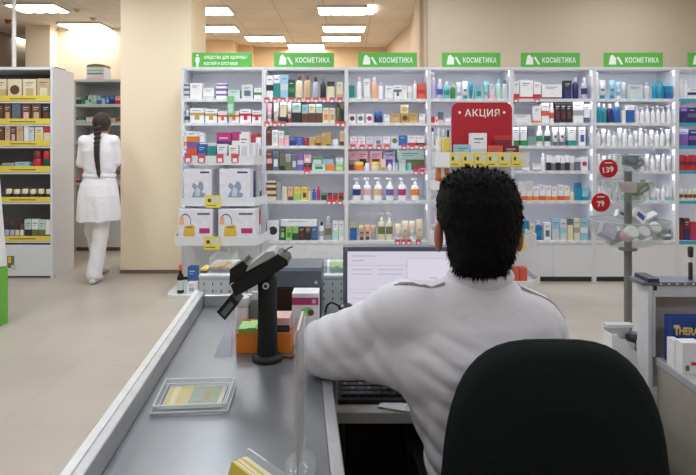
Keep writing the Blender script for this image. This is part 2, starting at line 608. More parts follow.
m_sign = M((92, 178, 76), 0.4, name='green_sign', noise=0.03)
m_signw = M((240, 246, 238), 0.5, name='white_lettering', noise=0.01)
m_cyan = M((60, 172, 196), 0.35, name='cyan_rail')
m_led = EM((235, 240, 255), LED, 'led')
m_fill_glow = [EM((236, 239, 252), SHELF_FILL * f_, 'added_fill_glow') for f_ in (.8, 1.05)]  # glow of the added fill strips, weaker in the two left bays
m_tagr = M((206, 84, 98), 0.5, name='red_price_tag')
m_tagw = M((240, 238, 236), 0.5, name='white_price_tag', noise=0.02)
m_tagy = M((234, 214, 84), 0.5, name='yellow_price_tag')
m_ink = M((70, 66, 60), 0.6, name='dull_ink')


def price_tag(parent, x0, x1, yf, z0, z1, col=None, name='price_tag'):
    """a coloured frame round a small white card, or a plain coloured card"""
    mb = MB()
    mb.box(x0, x1, yf - .003, yf - .0005, z0, z1, col or m_tagr)
    w, h = x1 - x0, z1 - z0
    if col is m_tagy:
        mb.box(x0 + w * .15, x0 + w * .35, yf - .0036, yf - .003, z0 + h * .45, z0 + h * .72, m_ink)
        mb.box(x0 + w * .42, x1 - w * .10, yf - .0036, yf - .003, z0 + h * .42, z0 + h * .84, CM('PG'))
        mb.box(x0 + w * .1, x1 - w * .3, yf - .0036, yf - .003, z0 + h * .14, z0 + h * .2, m_ink)
    else:
        mb.box(x0 + w * .2, x1 - w * .2, yf - .0036, yf - .003, z0 + h * .06, z0 + h * .5, m_tagw)
    return mb.build(name, parent)


SHELVES = {}
for i in range(7):
    xa, xb = X0B + PITCH * i + .001, X0B + PITCH * (i + 1) - .001
    g = thing('shelving_unit', ['white shelving unit under the sign with a figure, leftmost', 'white shelving unit of dark and gold cartons, under second green sign',
                                'white shelving unit with six pump bottles, under third green sign', 'white shelving unit behind the red promotion board',
                                'white shelving unit with red-banded white cartons, under fifth green sign', 'white shelving unit of blue and white bottles behind the bowl stand',
                                'white shelving unit with cyan price rails at the right edge'][i], 'shelf unit', ((xa + xb) / 2, YF + .17, 0), 'white wall shelving units')
    y1 = YF + SHD
    for (a, b) in ((xa, xa + .018), (xb - .018, xb)):
        MB().box(a, b, YF, y1, 0, TOPZ - .019, M_shelf).build('side_panel', g)
    MB().box(xa, xb, YF - .004, y1, TOPZ - .018, TOPZ, M_shelf).build('top_panel', g)
    MB().box(xa + .019, xb - .019, y1 - .012, y1, .05, TOPZ - .019, M_shelf).build('back_panel', g)
    SHELVES[i + 1] = []
    for k, z in enumerate(LIPZ):
        s = MB().box(xa + .019, xb - .019, YF + .006, y1 - .013, z - .010, z + .012, M_shelf).build('shelf', g)
        rl = MB()
        lm = m_cyan if i == 6 else M_rail
        rl.box(xa + .019, xb - .019, YF, YF + .005, z - .018, z + .013, lm)
        r = rl.build('price_rail', s)
        SHELVES[i + 1].append(s)
        if k < 5:
            MB().box(xa + .03, xb - .03, YF + .008, YF + .018, z - .015, z - .0103, m_fill_glow[0 if i < 2 else 1]).build('added_fill_strip', s)  # hidden strip added behind the lip to brighten the shelf below
        else:
            MB().box(xa + .03, xb - .03, YF + .008, YF + .018, TOPZ - .026, TOPZ - .0195, m_fill_glow[0 if i < 2 else 1]).build('added_fill_strip', g)  # same added strip for the top compartment
            MB().box(xa + .019, xb - .019, YF, YF + .005, TOPZ - .030, TOPZ - .0185, M_shelf).build('fill_strip_cover', g)  # hides the added strip under the top panel
        if i >= 2 and k < 6:
            zt = (TOPZ if k == 0 else LIPZ[k - 1]) - .03
            MB().box(xb - .026, xb - .0185, YF + .02, YF + .032, zt - .05, zt, m_led).build('led_strip', g)
    zb = LIPZ[5] - .022
    for (a, b) in ((xa + .019, (xa + xb) / 2 - .001), ((xa + xb) / 2 + .001, xb - .019)):
        MB().box(a, b, YF + .004, YF + .02, .05, zb, M_shelf).build('door', g)
    MB().box(xa + .019, xb - .019, YF + .03, YF + .05, 0, .049, M((60, 58, 58), .6)).build('plinth', g)

# price tags that show on the rails
TAGS = {(2, 0): [267, 275, 283, 291, 299, 308, 316, 324, 332, 340], (2, 1): [267, 275, 283, 338, 343], (3, 2): [353, 362, 370, 379, 387, 404, 412, 421],
        (3, 3): [416, 422], (3, 5): [397.5, 403.5, 409, 418.5], (2, 4): [329, 334, 340], (2, 3): [307], (1, 0): [], (5, 0): [516, 537], (3, 0): [], (4, 0): []}
for (bay, k), xs in TAGS.items():
    z = LIPZ[k]
    s = SHELVES[bay][k]
    for x in xs:
        price_tag(s, PX(x - 2.6, YF), PX(x + 2.6, YF), YF, z - .024, z + .026)
    sh = 0
for bay in range(1, 7):
    for k in range(6):
        if (bay, k) in TAGS and TAGS[(bay, k)]:
            continue
        xa = X0B + PITCH * (bay - 1) + .05
        for j in range(7):
            x = xa + j * .105
            price_tag(SHELVES[bay][k], x, x + .05, YF, LIPZ[k] - .014, LIPZ[k] + .009, m_tagw)
# green card hanging from a rail of the first bay
tg = MB()
z = LIPZ[0]
tg.box(PX(227.5, YF), PX(234.5, YF), YF - .012, YF - .01, PZ(115, YF), PZ(96, YF), M((128, 194, 128), .5))
tg.box(PX(228.5, YF), PX(233, YF), YF - .0126, YF - .012, PZ(113, YF), PZ(104, YF), CM('MI'))
tag(tg.build('shelf_talker'), 'green card hanging from top rail of the leftmost signed bay', 'shelf card')

# ---- rows of products: kind, x0, x1, top row, colours, style [, bottom row for stacked, back=1]
P = {}
P[1, 0] = [('c', 184, 189.4, 83, 'PG', 'SL', 'str'), ('c', 190, 202, 83, 'W', None, ''), ('c', 203, 214, 88, 'W', 'PG', ''), ('c', 216, 226.5, 83, 'W', 'V', 'str'),
           ('c', 228, 240, 90, 'MI', 'PG', 'half'), ('c', 241.5, 253, 84.5, 'PG', 'SL', 'patch'), ('c', 254, 261.5, 88, 'W', 'G', 'mid')]
P[1, 1] = [('b', 184, 189.4, 110, 'LB', 'W', 'BR'), ('c', 190, 204, 108, 'W', 'GO', 'tee'), ('c', 205, 217, 109, 'W', 'GO', 'tee'), ('c', 218, 227, 111, 'W', 'RO', 'tee'),
           ('c', 229, 239, 111, 'W', 'O', 'tee'), ('c', 240, 251, 109, 'W', 'R', 'tee'), ('c', 252, 261.5, 110.5, 'W', 'R', 'tee')]
P[1, 2] = [('c', 184, 192, 131, 'W', 'O', ''), ('c', 194, 204, 133, 'W', 'B', ''), ('c', 240, 250, 132, 'W', 'PG', ''), ('c', 252, 261, 134, 'W', 'R', 'top')]
P[1, 4] = [('c', 254, 261.5, 182, 'W', 'SL', 'half')]
P[2, 0] = [('c', 266.3, 273, 75.5, 'W', 'DK', 'mid'), ('c', 273.3, 280, 75, 'W', 'T', 'most'), ('c', 280.3, 288, 74.5, 'LB', 'PG', 'mid'), ('c', 288.5, 294.5, 80, 'DG', 'G', 'mid'),
           ('b', 295, 303, 75, 'CR', 'BR', ''), ('b', 303.5, 311, 74.5, 'TN', 'BR', ''), ('b', 312, 319, 77, 'LC', 'DK', ''), ('b', 320, 326, 78, 'DK', 'SL', ''),
           ('c', 327, 334.5, 81.5, 'CR', 'DK', 'top'), ('c', 336.5, 343, 82, 'CR', 'TN', '')]
P[2, 1] = [('t', 266.5, 272, 103, 'P', 'W', ''), ('t', 273, 279, 102, 'W', 'PE', ''), ('c', 280, 286.5, 102, 'CR', 'DK', ''), ('t', 287, 291.5, 102, 'W', 'R', ''),
           ('c', 292.3, 301, 103, 'MI', 'DK', 'half'), ('c', 302, 308.3, 105, 'LB', 'BR', 'half'), ('c', 308.8, 315.2, 104, 'CR', 'BR', 'half'), ('c', 315.7, 322, 104, 'MI', 'BR', 'half'),
           ('c', 322.8, 329, 108, 'CR', 'O', 'patch'), ('c', 329.5, 335, 108, 'CR', 'GO', 'patch'), ('b', 335.8, 340, 104, 'OL', 'DK', ''), ('c', 340.4, 344, 103.5, 'DK', 'OL', 'top')]
P[2, 2] = [('c', 266.3, 271.5, 129, 'BR', 'MA', 'mid'), ('c', 272, 278, 130, 'W', 'PG', 'patch'), ('c', 278.3, 284, 131, 'W', 'P', 'half'), ('c', 284.5, 289, 131, 'P', 'G', 'top'),
           ('c', 289.5, 296, 137, 'B', 'N', 'half'), ('c', 296.4, 303, 137, 'B', 'V', 'patch'), ('c', 303.4, 309, 138, 'MA', 'R', 'patch'), ('c', 309.4, 315, 137, 'GO', 'TN', 'top'),
           ('c', 315.4, 321, 136, 'GO', 'BR', ''), ('c', 321.3, 326, 133, 'GO', 'TN', 'top'), ('c', 326.3, 331, 132.5, 'GO', 'BR', 'low'), ('c', 333, 338, 139, 'W', 'PG', ''), ('c', 339.6, 344, 131, 'TN', 'BR', '')]
P[2, 3] = [('c', 266.3, 272, 150.5, 'BR', 'P', 'mid'), ('c', 272.4, 279, 151, 'SL', 'W', 'patch'), ('c', 279.5, 285, 154, 'OL', 'DK', ''), ('c', 285.4, 291, 154, 'GR', 'OL', 'half'),
           ('c', 291.3, 297, 154, 'SL', 'PG', 'patch'), ('c', 297.3, 303.4, 153.5, 'V', 'LV', 'mid'), ('s', 304, 311, 155, 'P', 'W', 'patch', 163.5), ('c', 304, 311, 163.5, 'DK', 'R', 'half'),
           ('c', 312, 325.5, 164, 'MI', 'G', 'patch'), ('s', 313, 321.5, 158, 'PG', 'G', 'top', 164), ('s', 323, 333, 155, 'SL', 'LB', 'half', 164), ('c', 326.3, 334.4, 164, 'O', 'PE', 'top'),
           ('c', 335.6, 343.6, 165, 'LG', 'CR', 'patch'), ('s', 336, 343.4, 158, 'W', 'MI', 'half', 165)]
P[2, 4] = [('c', 266.3, 276, 181, 'CR', 'BR', 'str'), ('c', 276.5, 281, 182, 'GR', None, ''), ('c', 282.4, 287, 187, 'CR', None, ''), ('c', 288, 293, 187, 'PE', 'BR', ''), ('c', 294, 300.6, 187.5, 'Y', 'LG', 'half'),
           ('c', 301.6, 307.4, 187, 'Y', 'BR', 'patch'), ('b', 308, 311.4, 189, 'CR', 'O', ''), ('b', 311.8, 316, 189, 'B', 'N', ''), ('b', 316.5, 320.6, 186, 'M', 'R', ''), ('c', 321, 327, 193, 'DG', 'G', 'top'),
           ('c', 327.4, 332.4, 193, 'R', 'N', 'top'), ('c', 332.8, 338, 193, 'R', 'SL', 'top'), ('c', 338.4, 343.6, 193, 'R', 'DG', 'half')]
P[2, 5] = [('c', 267, 279, 221, 'W', 'DK', 'circ'), ('c', 280, 285.4, 227, 'DG', 'LG', 'patch'), ('c', 285.8, 292, 227, 'LG', 'G', 'patch'), ('c', 292.4, 298.4, 227, 'LG', 'DG', 'half'), ('c', 299, 305, 227, 'DK', 'MA', 'patch'),
           ('c', 305.4, 311, 227, 'BR', 'DK', 'half'), ('c', 311.4, 317.4, 227, 'B', 'SL', 'patch'), ('s', 281, 317, 220, 'W', 'PG', 'low', 227), ('b', 319, 324, 222, 'W', 'DK', 'GR'), ('b', 324.6, 332, 217, 'GR', 'MI', 'OL'),
           ('c', 333, 338.2, 221, 'W', 'MI', 'half'), ('c', 338.8, 344, 221, 'W', 'MI', 'patch')]
P[3, 0] = [('c', 349, 354.7, 85.5, 'T', 'AQ', 'low'), ('b', 357, 361.6, 77, 'W', 'P', ''), ('c', 364, 370, 79, 'W', 'PG', 'low'), ('b', 371, 377.6, 77, 'PE', 'W', ''), ('b', 378.2, 383, 82, 'W', 'LV', ''),
           ('c', 385, 393.4, 86, 'W', 'PG', 'low'), ('c', 394, 401.6, 85, 'W', 'SL', 'tee'), ('c', 402, 407, 85.5, 'W', None, ''), ('c', 407.4, 412, 86, 'W', 'PG', 'half'), ('b', 413, 416.8, 79.5, 'W', 'P', ''), ('c', 417.5, 425.6, 83.5, 'RO', 'R', 'mid')]
P[3, 1] = [('c', 348.8, 355.6, 114, 'W', 'BR', 'circ'), ('c', 357, 364, 114, 'W', 'SL', 'circ'), ('c', 366, 373, 114, 'W', 'M', 'circ'), ('j', 374.2, 383, 111, 'N', 'B', ''), ('c', 384, 390, 115, 'W', 'MI', ''),
           ('c', 391, 400.6, 113.5, 'GO', 'TN', 'patch'), ('c', 401, 408.8, 113.5, 'GO', 'BR', 'circ'), ('s', 400.6, 408.4, 105, 'CR', 'GO', 'circ', 113.5), ('c', 409.2, 417.6, 113.5, 'GO', 'TN', ''), ('c', 419, 425.4, 114, 'W', 'PG', '')]
P[3, 2] = [('c', 350, 357, 136.5, 'W', 'P', 'half'), ('c', 358, 365, 136.5, 'W', 'P', 'patch'), ('c', 366, 373.4, 136.5, 'PG', 'P', ''), ('c', 374.4, 382, 136.5, 'PG', 'SL', 'patch'), ('c', 383, 390, 136.5, 'W', 'P', ''),
           ('c', 391, 398.4, 136, 'PG', 'OL', 'circ'), ('c', 399, 407.2, 135.5, 'B', None, ''), ('c', 408, 416, 135.5, 'W', 'R', ''), ('c', 416.5, 425, 135.5, 'W', 'MA', '')]
P[3, 3] = [('s', 349, 356.4, 151, 'P', 'GR', 'half', 170.3, 1), ('s', 357, 368.6, 151, 'P', 'DK', 'patch', 170.3, 1), ('s', 369.4, 382, 151, 'P', 'BR', 'patch', 170.3, 1), ('s', 383, 395, 152, 'LV', 'V', 'patch', 170.3, 1), ('s', 397, 424, 150, 'MI', 'OL', 'half', 170.3, 1),
           ('c', 348.6, 354, 164.5, 'MA', None, ''), ('j', 354.5, 364, 162, 'O', 'Y', ''), ('b', 365, 369.4, 161, 'W', 'G', ''), ('j', 371, 380, 162, 'CR', 'Y', ''), ('c', 381, 385.6, 159, 'CR', 'GO', ''), ('b', 387.6, 392, 163, 'W', 'P', ''),
           ('j', 392.6, 398.4, 163, 'PG', 'LB', ''), ('c', 399, 405.6, 160, 'PG', 'MI', ''), ('b', 407, 412, 161, 'AQ', 'SL', ''), ('c', 414, 419, 166, 'M', 'P', ''), ('c', 420, 425.4, 166, 'R', 'P', 'half')]
P[3, 4] = [('p', 352.4, 361, 178, 'W', 'W', 'N'), ('p', 363, 371.4, 178, 'W', 'W', 'P'), ('p', 374, 382.4, 178, 'W', 'W', 'PE'), ('p', 386, 394, 178, 'W', 'W', 'V'), ('p', 398, 406.4, 178, 'W', 'W', 'M'), ('p', 411, 419.8, 178, 'W', 'W', 'O')]
P[3, 5] = [('c', 350, 357, 223, 'B', 'TN', 'top'), ('t', 359, 364.5, 225, 'TN', 'BR', ''), ('t', 365, 370.4, 225, 'PE', 'BR', ''), ('t', 370.8, 376.4, 225, 'TN', 'GR', ''), ('p', 378, 385.4, 213, 'CR', 'W', 'OL'), ('p', 386, 393, 213, 'CR', 'W', 'OL'),
           ('t', 395, 401, 224, 'CR', 'W', ''), ('t', 402, 408.8, 221, 'CR', 'TN', ''), ('t', 409.4, 415.4, 221, 'CR', 'W', ''), ('t', 416, 423.4, 219.5, 'CR', 'TN', '')]
P[4, 0] = [('p', 430.8, 436.6, 72, 'LV', 'W', ''), ('b', 437, 443.4, 79, 'LV', 'W', 'B'), ('b', 444, 450, 81, 'AQ', 'W', 'T'), ('b', 450.4, 456, 84, 'G', 'MI', ''), ('t', 456.6, 462, 82, 'PG', 'W', ''), ('t', 462.4, 468.6, 81, 'W', 'T', ''), ('t', 469, 473.4, 82, 'SB', 'T', ''),
           ('c', 475, 482.4, 85.5, 'AQ', 'T', 'patch'), ('t', 484, 489, 81, 'AQ', 'PG', ''), ('c', 489.4, 495, 84, 'PG', 'P', ''), ('b', 496, 502, 79, 'MI', 'AQ', ''), ('b', 502.4, 508.6, 79.5, 'PG', 'SL', '')]
P[4, 1] = [('c', 431, 434.8, 116.5, 'R', None, ''), ('c', 435.2, 438, 117, 'W', 'R', 'patch'), ('c', 438.2, 443.4, 112, 'SL', 'P', ''), ('c', 444.5, 451, 118, 'W', 'PG', ''), ('c', 452, 460, 112, 'PG', 'B', ''), ('c', 500, 507, 110, 'W', 'T', '')]
P[4, 2] = [('b', 431, 434.6, 128, 'W', 'DK', ''), ('c', 435, 440, 132, 'PG', 'Y', '')]
P[4, 5] = [('c', 431, 436, 225, 'W', 'P', ''), ('c', 437, 444, 226, 'PG', 'B', '')]
P[5, 0] = [('c', 513.8, 519.2, 81, 'W', 'R', ''), ('c', 519.8, 533, 80, 'W', 'R', 'low'), ('c', 533.6, 541, 82, 'W', 'R', ''), ('c', 542, 562, 84.5, 'W', 'MA', 'low'), ('c', 564, 571.8, 80.5, 'DK', 'N', 'half'), ('b', 573, 579.5, 77.5, 'N', 'LV', ''), ('b', 582, 588.4, 77.5, 'LV', 'W', 'N')]
P[5, 1] = [('c', 514, 531, 114.5, 'W', 'PG', 'low'), ('c', 533.8, 541.2, 106, 'W', 'O', 'low'), ('c', 541.8, 549.2, 103, 'W', 'RO', 'mid'), ('b', 549.8, 554.6, 102.5, 'W', 'W', 'RO'), ('c', 555, 560.4, 103, 'DK', 'MA', 'patch'), ('c', 560.8, 566.2, 103, 'DK', 'MA', 'patch'), ('c', 566.6, 572, 103, 'DK', 'BR', 'patch'),
           ('c', 573, 583.6, 102, 'W', 'GR', 'mid'), ('c', 584.2, 590, 104, 'W', 'SL', '')]
P[5, 2] = [('c', 513.4, 519.2, 127, 'W', 'G', ''), ('c', 520.6, 527, 127, 'W', 'G', ''), ('s', 528, 535.6, 128, 'GR', 'MI', 'half', 145, 1), ('b', 537, 543.4, 126, 'W', 'W', 'G'), ('b', 545, 551.2, 126, 'W', 'W', 'DG'), ('t', 553, 558.8, 127, 'W', 'SL', ''), ('t', 559.6, 566, 127, 'W', 'SL', ''),
           ('c', 568, 576, 127, 'W', 'T', ''), ('c', 579, 585.6, 127, 'W', 'B', 'patch')]
P[5, 3] = [('b', 522.6, 531, 152, 'W', 'W', 'DK'), ('c', 533, 541, 164, 'W', 'SL', 'low'), ('b', 541.5, 545.6, 153, 'W', 'W', '')] + \
    [('c', 547 + 4.6 * k, 551.2 + 4.6 * k, 155 + (k % 2) * 1.5, 'W', 'SL' if k % 2 else 'DK', 'half') for k in range(5)] + [('c', 570, 574.4, 156, 'W', 'GR', 'half'), ('c', 575, 580.4, 158, 'SL', 'W', 'top'), ('c', 581, 588, 157, 'W', 'M', 'circ')]
P[5, 4] = [('c', 521 + 6.2 * k, 526.6 + 6.2 * k, 185 + (k * 7 % 3), 'W', 'O' if k % 3 else 'RO', '') for k in range(8)] + [('b', 571, 575, 190, 'CR', 'TN', ''), ('c', 575.5, 581.6, 183, 'SB', 'B', 'top'), ('c', 582, 588.4, 187, 'LB', 'SB', '')]
P[5, 5] = [('c', 522.4, 529, 221, 'SB', 'T', ''), ('c', 530, 535, 224, 'CR', 'LG', 'half'), ('b', 536, 543, 221, 'B', 'PG', 'SB'), ('c', 544, 551, 223, 'W', 'SL', 'patch'), ('c', 552, 559.6, 219, 'LB', 'PG', 'half'), ('c', 560.2, 567, 220, 'PG', 'LB', 'mid'), ('c', 567.6, 573.4, 219, 'CR', 'SL', 'top'), ('c', 574, 580, 219, 'CR', 'GR', 'mid'), ('c', 580.6, 588, 219, 'LB', 'W', 'mid')]
P[6, 0] = [('b', 596, 599.4, 72, 'W', 'W', ''), ('t', 600, 607, 80, 'W', 'SB', ''), ('t', 610, 616, 80, 'LB', 'SB', ''), ('t', 616.6, 622, 81.5, 'LB', 'W', ''), ('t', 622.4, 627, 82, 'PG', 'LB', ''), ('c', 627.6, 643.4, 84.5, 'PG', 'LB', 'low'), ('b', 644.6, 651, 82, 'PG', 'LB', ''), ('b', 653, 659, 81, 'SB', 'CY', ''),
           ('b', 659.5, 665.2, 80, 'SB', 'SB', ''), ('c', 666, 672.6, 86, 'SB', 'B', 'half')]
P[6, 1] = [('b', 597, 602, 103, 'SB', 'W', ''), ('b', 602.4, 607, 104, 'T', 'W', ''), ('b', 607.4, 614, 104, 'N', 'W', ''), ('b', 614.4, 621.6, 102.5, 'B', 'W', ''), ('c', 622, 625.8, 110, 'W', None, ''), ('c', 626.4, 634.4, 105, 'B', 'W', 'top')] + \
    [('p', 635.4 + 5.3 * k, 640.2 + 5.3 * k, 105.5 + (k * 3 % 2), 'W', 'W', '') for k in range(7)]
P[6, 2] = [(['p', 'b', 't'][k * 5 % 3], 596.6 + 5.35 * k, 601.4 + 5.35 * k, 128 + (k * 5 % 4), 'W', 'W' if k % 3 else 'PG', '') for k in range(14)]
P[6, 3] = [(['b', 't'][k % 2], 597 + 5.4 * k, 601.6 + 5.4 * k, 154 + (k * 5 % 3), 'W', 'PG' if k % 2 else 'W', '') for k in range(14)]
P[6, 4] = [(['b', 'c', 't'][k % 3], 597 + 5.4 * k, 601.6 + 5.4 * k, 186 + (k * 5 % 4), 'W', 'LB' if k % 3 == 1 else 'W', '') for k in range(14)]
P[6, 5] = [('c', 596.6, 602.4, 231, 'SL', 'PG', 'half'), ('b', 604, 609, 222, 'W', 'W', ''), ('c', 611, 618, 226, 'LV', 'W', ''), ('b', 640, 645, 220, 'W', 'LB', ''), ('c', 655, 662, 229, 'GR', 'DK', 'patch'), ('c', 663, 671, 230, 'SL', 'W', 'mid')]
P[7, 0] = [('b', 680, 684, 79, 'W', 'W', ''), ('b', 684.6, 688.4, 80, 'W', 'W', ''), ('c', 689, 699, 88, 'W', 'N', 'mid')]
P[7, 1] = [('c', 680, 687.6, 107, 'N', 'V', 'top'), ('c', 688, 696, 107.5, 'N', 'SL', 'mid'), ('c', 696.4, 703, 107, 'V', 'N', '')]
P[7, 2] = [('c', 680, 688.4, 129.5, 'V', 'LV', 'top'), ('c', 689, 699, 129.5, 'N', 'V', 'mid')]
P[7, 3] = [('c', 680 + 5.4 * k, 685 + 5.4 * k, 155 + k % 2, 'R', 'MA', 'mid') for k in range(4)]
P[7, 4] = [('b', 680 + 4.5 * k, 684 + 4.5 * k, 188.5, 'CR', 'W', 'BR') for k in range(4)]
P[7, 5] = [('c', 680, 684, 218, 'MA', 'DK', 'top'), ('c', 684.4, 690, 218.5, 'MA', 'N', 'half'), ('c', 690.4, 697, 222, 'R', 'M', '')]

for (bay, k), row in P.items():
    zs = LIPZ[k] + .0135
    order = sorted(range(len(row)), key=lambda q: row[q][1] + row[q][2])
    rank = {q: n + 1 for n, q in enumerate(order)}
    for q, e in enumerate(row):
        kind, x0, x1, yt, c1, c2, st = e[:7]
        back = len(e) > 8
        yy = YF + (.19 if back else .022 + .02 * random.random())
        z0 = zs
        if len(e) > 7 and not back:
            z0 = PZ(e[7], yy)
        z1 = PZ(yt, yy)
        if len(e) == 7:
            dd = None
        else:
            dd = .07
        if len(e) == 8:
            yy = YF + .032
            z0 = PZ(e[7], YF + .03) + .004
        if kind == 'c' and any(len(o2) == 8 and o2[1] < x1 and o2[2] > x0 for o2 in row):
            yy = YF + .028
            # the carton underneath reaches just below the one on top of it
            z1 = min([PZ(o2[7], YF + .03) + .003 for o2 in row if len(o2) == 8 and o2[1] < x1 and o2[2] > x0])
            dd = .085
        lb = f'{look(kind, c1, c2, st)}, {ORD[rank[q]]} from left, {ORD[k + 1]} shelf, {BAYW[bay]}'
        product(kind, PX(x0, yy), PX(x1, yy), yy, z0, z1, c1, c2, st, lb, f'products on the {ORD[k + 1]} shelf of the {BAYW[bay]}', dd)

# ---- green signs
SIG = [(192, 252), (274, 334), (358, 417), (442, 500.5), (521, 580), (604, 663), (688, 747)]
SIGW = ['with a white figure over the leftmost bay', 'second from the left, over the dark and gold cartons', 'third from the left, over the pump bottle bay',
        'fourth from the left, above the red promotion board', 'fifth from the left, over the red-banded cartons', 'sixth from the left, above the bowl stand', 'cut off by the right edge of the photo']
for i, (a, b) in enumerate(SIG):
    Ys = YF + .03
    xa, xb = PX(a, Ys), PX(b, Ys)
    z0, z1 = TOPZ + .001, PZ(52.6, Ys)
    g = thing('aisle_sign', 'green sign ' + SIGW[i], 'sign', ((xa + xb) / 2, Ys, z0), 'green signs on top of the shelving')
    MB().box(xa, xb, Ys, Ys + .012, z0, z1, m_sign).build('panel', g, 0.002)
    yt = Ys - .0012
    w, h = xb - xa, z1 - z0
    ic = MB()
    if i == 0:
        cx = xa + w * .09
        ic.prism([(cx + .011 * math.cos(t * .5236), z1 - h * .19 + .011 * math.sin(t * .5236)) for t in range(12)], Ys - .001, Ys - .0001, m_signw, 'y')
        ic.prism([(cx - .018, z1 - h * .32), (cx + .018, z1 - h * .32), (cx + .022, z1 - h * .62), (cx + .012, z1 - h * .62), (cx + .010, z1 - h * .95), (cx - .010, z1 - h * .95), (cx - .012, z1 - h * .62), (cx - .022, z1 - h * .62)], Ys - .001, Ys - .0001, m_signw, 'y')
        ic.build('figure_symbol', g)
        text('lettering', 'СРЕДСТВА ДЛЯ ЗДОРОВЬЯ', .045, m_signw, g, xa + w * .20, yt, z1 - h * .34, width=w * .72, align='LEFT', bold=.001, space=1.08, height=h * .25)
        text('lettering', 'КОСТЕЙ И СУСТАВОВ', .045, m_signw, g, xa + w * .20, yt, z1 - h * .70, width=w * .56, align='LEFT', bold=.001, space=1.08, height=h * .25)
    else:
        ix = xa + w * .08
        ic.prism([(ix, z0 + h * .2), (ix + .075, z0 + h * .2), (ix + .07, z0 + h * .66), (ix + .055, z0 + h * .72), (ix + .04, z0 + h * .86), (ix + .02, z0 + h * .8), (ix + .012, z0 + h * .68)], Ys - .001, Ys - .0001, m_signw, 'y')
        ic.prism([(ix + .078, z0 + h * .68), (ix + .098, z0 + h * .72), (ix + .142, z0 + h * .22), (ix + .122, z0 + h * .2)], Ys - .001, Ys - .0001, m_signw, 'y')
        ic.build('bottles_symbol', g)
        text('lettering', 'КОСМЕТИКА', .06, m_signw, g, xa + w * .36, yt, z0 + h * .5, width=w * .57, align='LEFT', bold=.0014, space=1.12, height=h * .38)

# ------------------------------------------------------------------ tall product cabinet on the left
YC = 5.64
xr = PX(52.5, YC)
g = thing('product_cabinet', 'tall white product cabinet with yellow price strips, at the left edge', 'shelf unit', (xr - .5, YC + .2, 0))
zt = PZ(67, YC)
m_cab = M((226, 230, 236), .5, name='cabinet_laminate', noise=.02)
MB().box(xr - .022, xr, YC, YC + .44, 0, zt - .026, m_cab).build('side_panel', g)
MB().box(xr - 1.15, xr - 1.128, YC, YC + .44, 0, zt - .026, m_cab).build('side_panel', g)
MB().box(xr - 1.15, xr, YC - .003, YC + .44, zt - .025, zt, m_cab).build('top_panel', g)
MB().box(xr - 1.127, xr - .023, YC + .42, YC + .44, .05, zt - .026, M((120, 118, 118), .6)).build('back_panel', g)
CL = [(95.5, 101), (118.5, 124), (141, 146), (166, 172), (197, 202), (236, 241)]
CZ = []
for n, (ya, yb) in enumerate(CL):
    z1, z0 = PZ(ya, YC), PZ(yb + 2.5, YC)
    s = MB().box(xr - 1.127, xr - .023, YC + .006, YC + .419, z0 + .004, z0 + .03, m_cab).build('shelf', g)
    st = MB()
    st.box(xr - 1.127, xr - .023, YC, YC + .005, PZ(yb, YC), z1, m_tagy)
    for (u, w) in ((.30, .26), (.82, .26)):
        st.box(xr - u - w / 2, xr - u + w / 2, YC - .0006, YC, PZ(yb, YC) + .018, PZ(yb, YC) + .026, m_ink)
    st.build('price_strip', s)
    CZ.append(z0 + .031)
MB().box(xr - 1.127, xr - .023, YC + .004, YC + .024, .02, PZ(245, YC), m_cab).build('door', g)
stk = MB()
stk.box(PX(7, YC), PX(14, YC), YC + .0022, YC + .0038, PZ(268, YC), PZ(256, YC), CM('OL'))
stk.box(PX(8, YC), PX(11, YC), YC + .0014, YC + .0022, PZ(263, YC), PZ(257, YC), CM('Y'))
stk.box(PX(11, YC), PX(16, YC), YC + .0008, YC + .0014, PZ(270, YC), PZ(265, YC), CM('PG'))
s = stk.build('sticker', g)
MB().box(xr - 1.15, xr, YC + .03, YC + .05, 0, .019, m_base).build('plinth', g)
CABN = ['top', 'second', 'third', 'fourth', 'fifth', 'lowest']
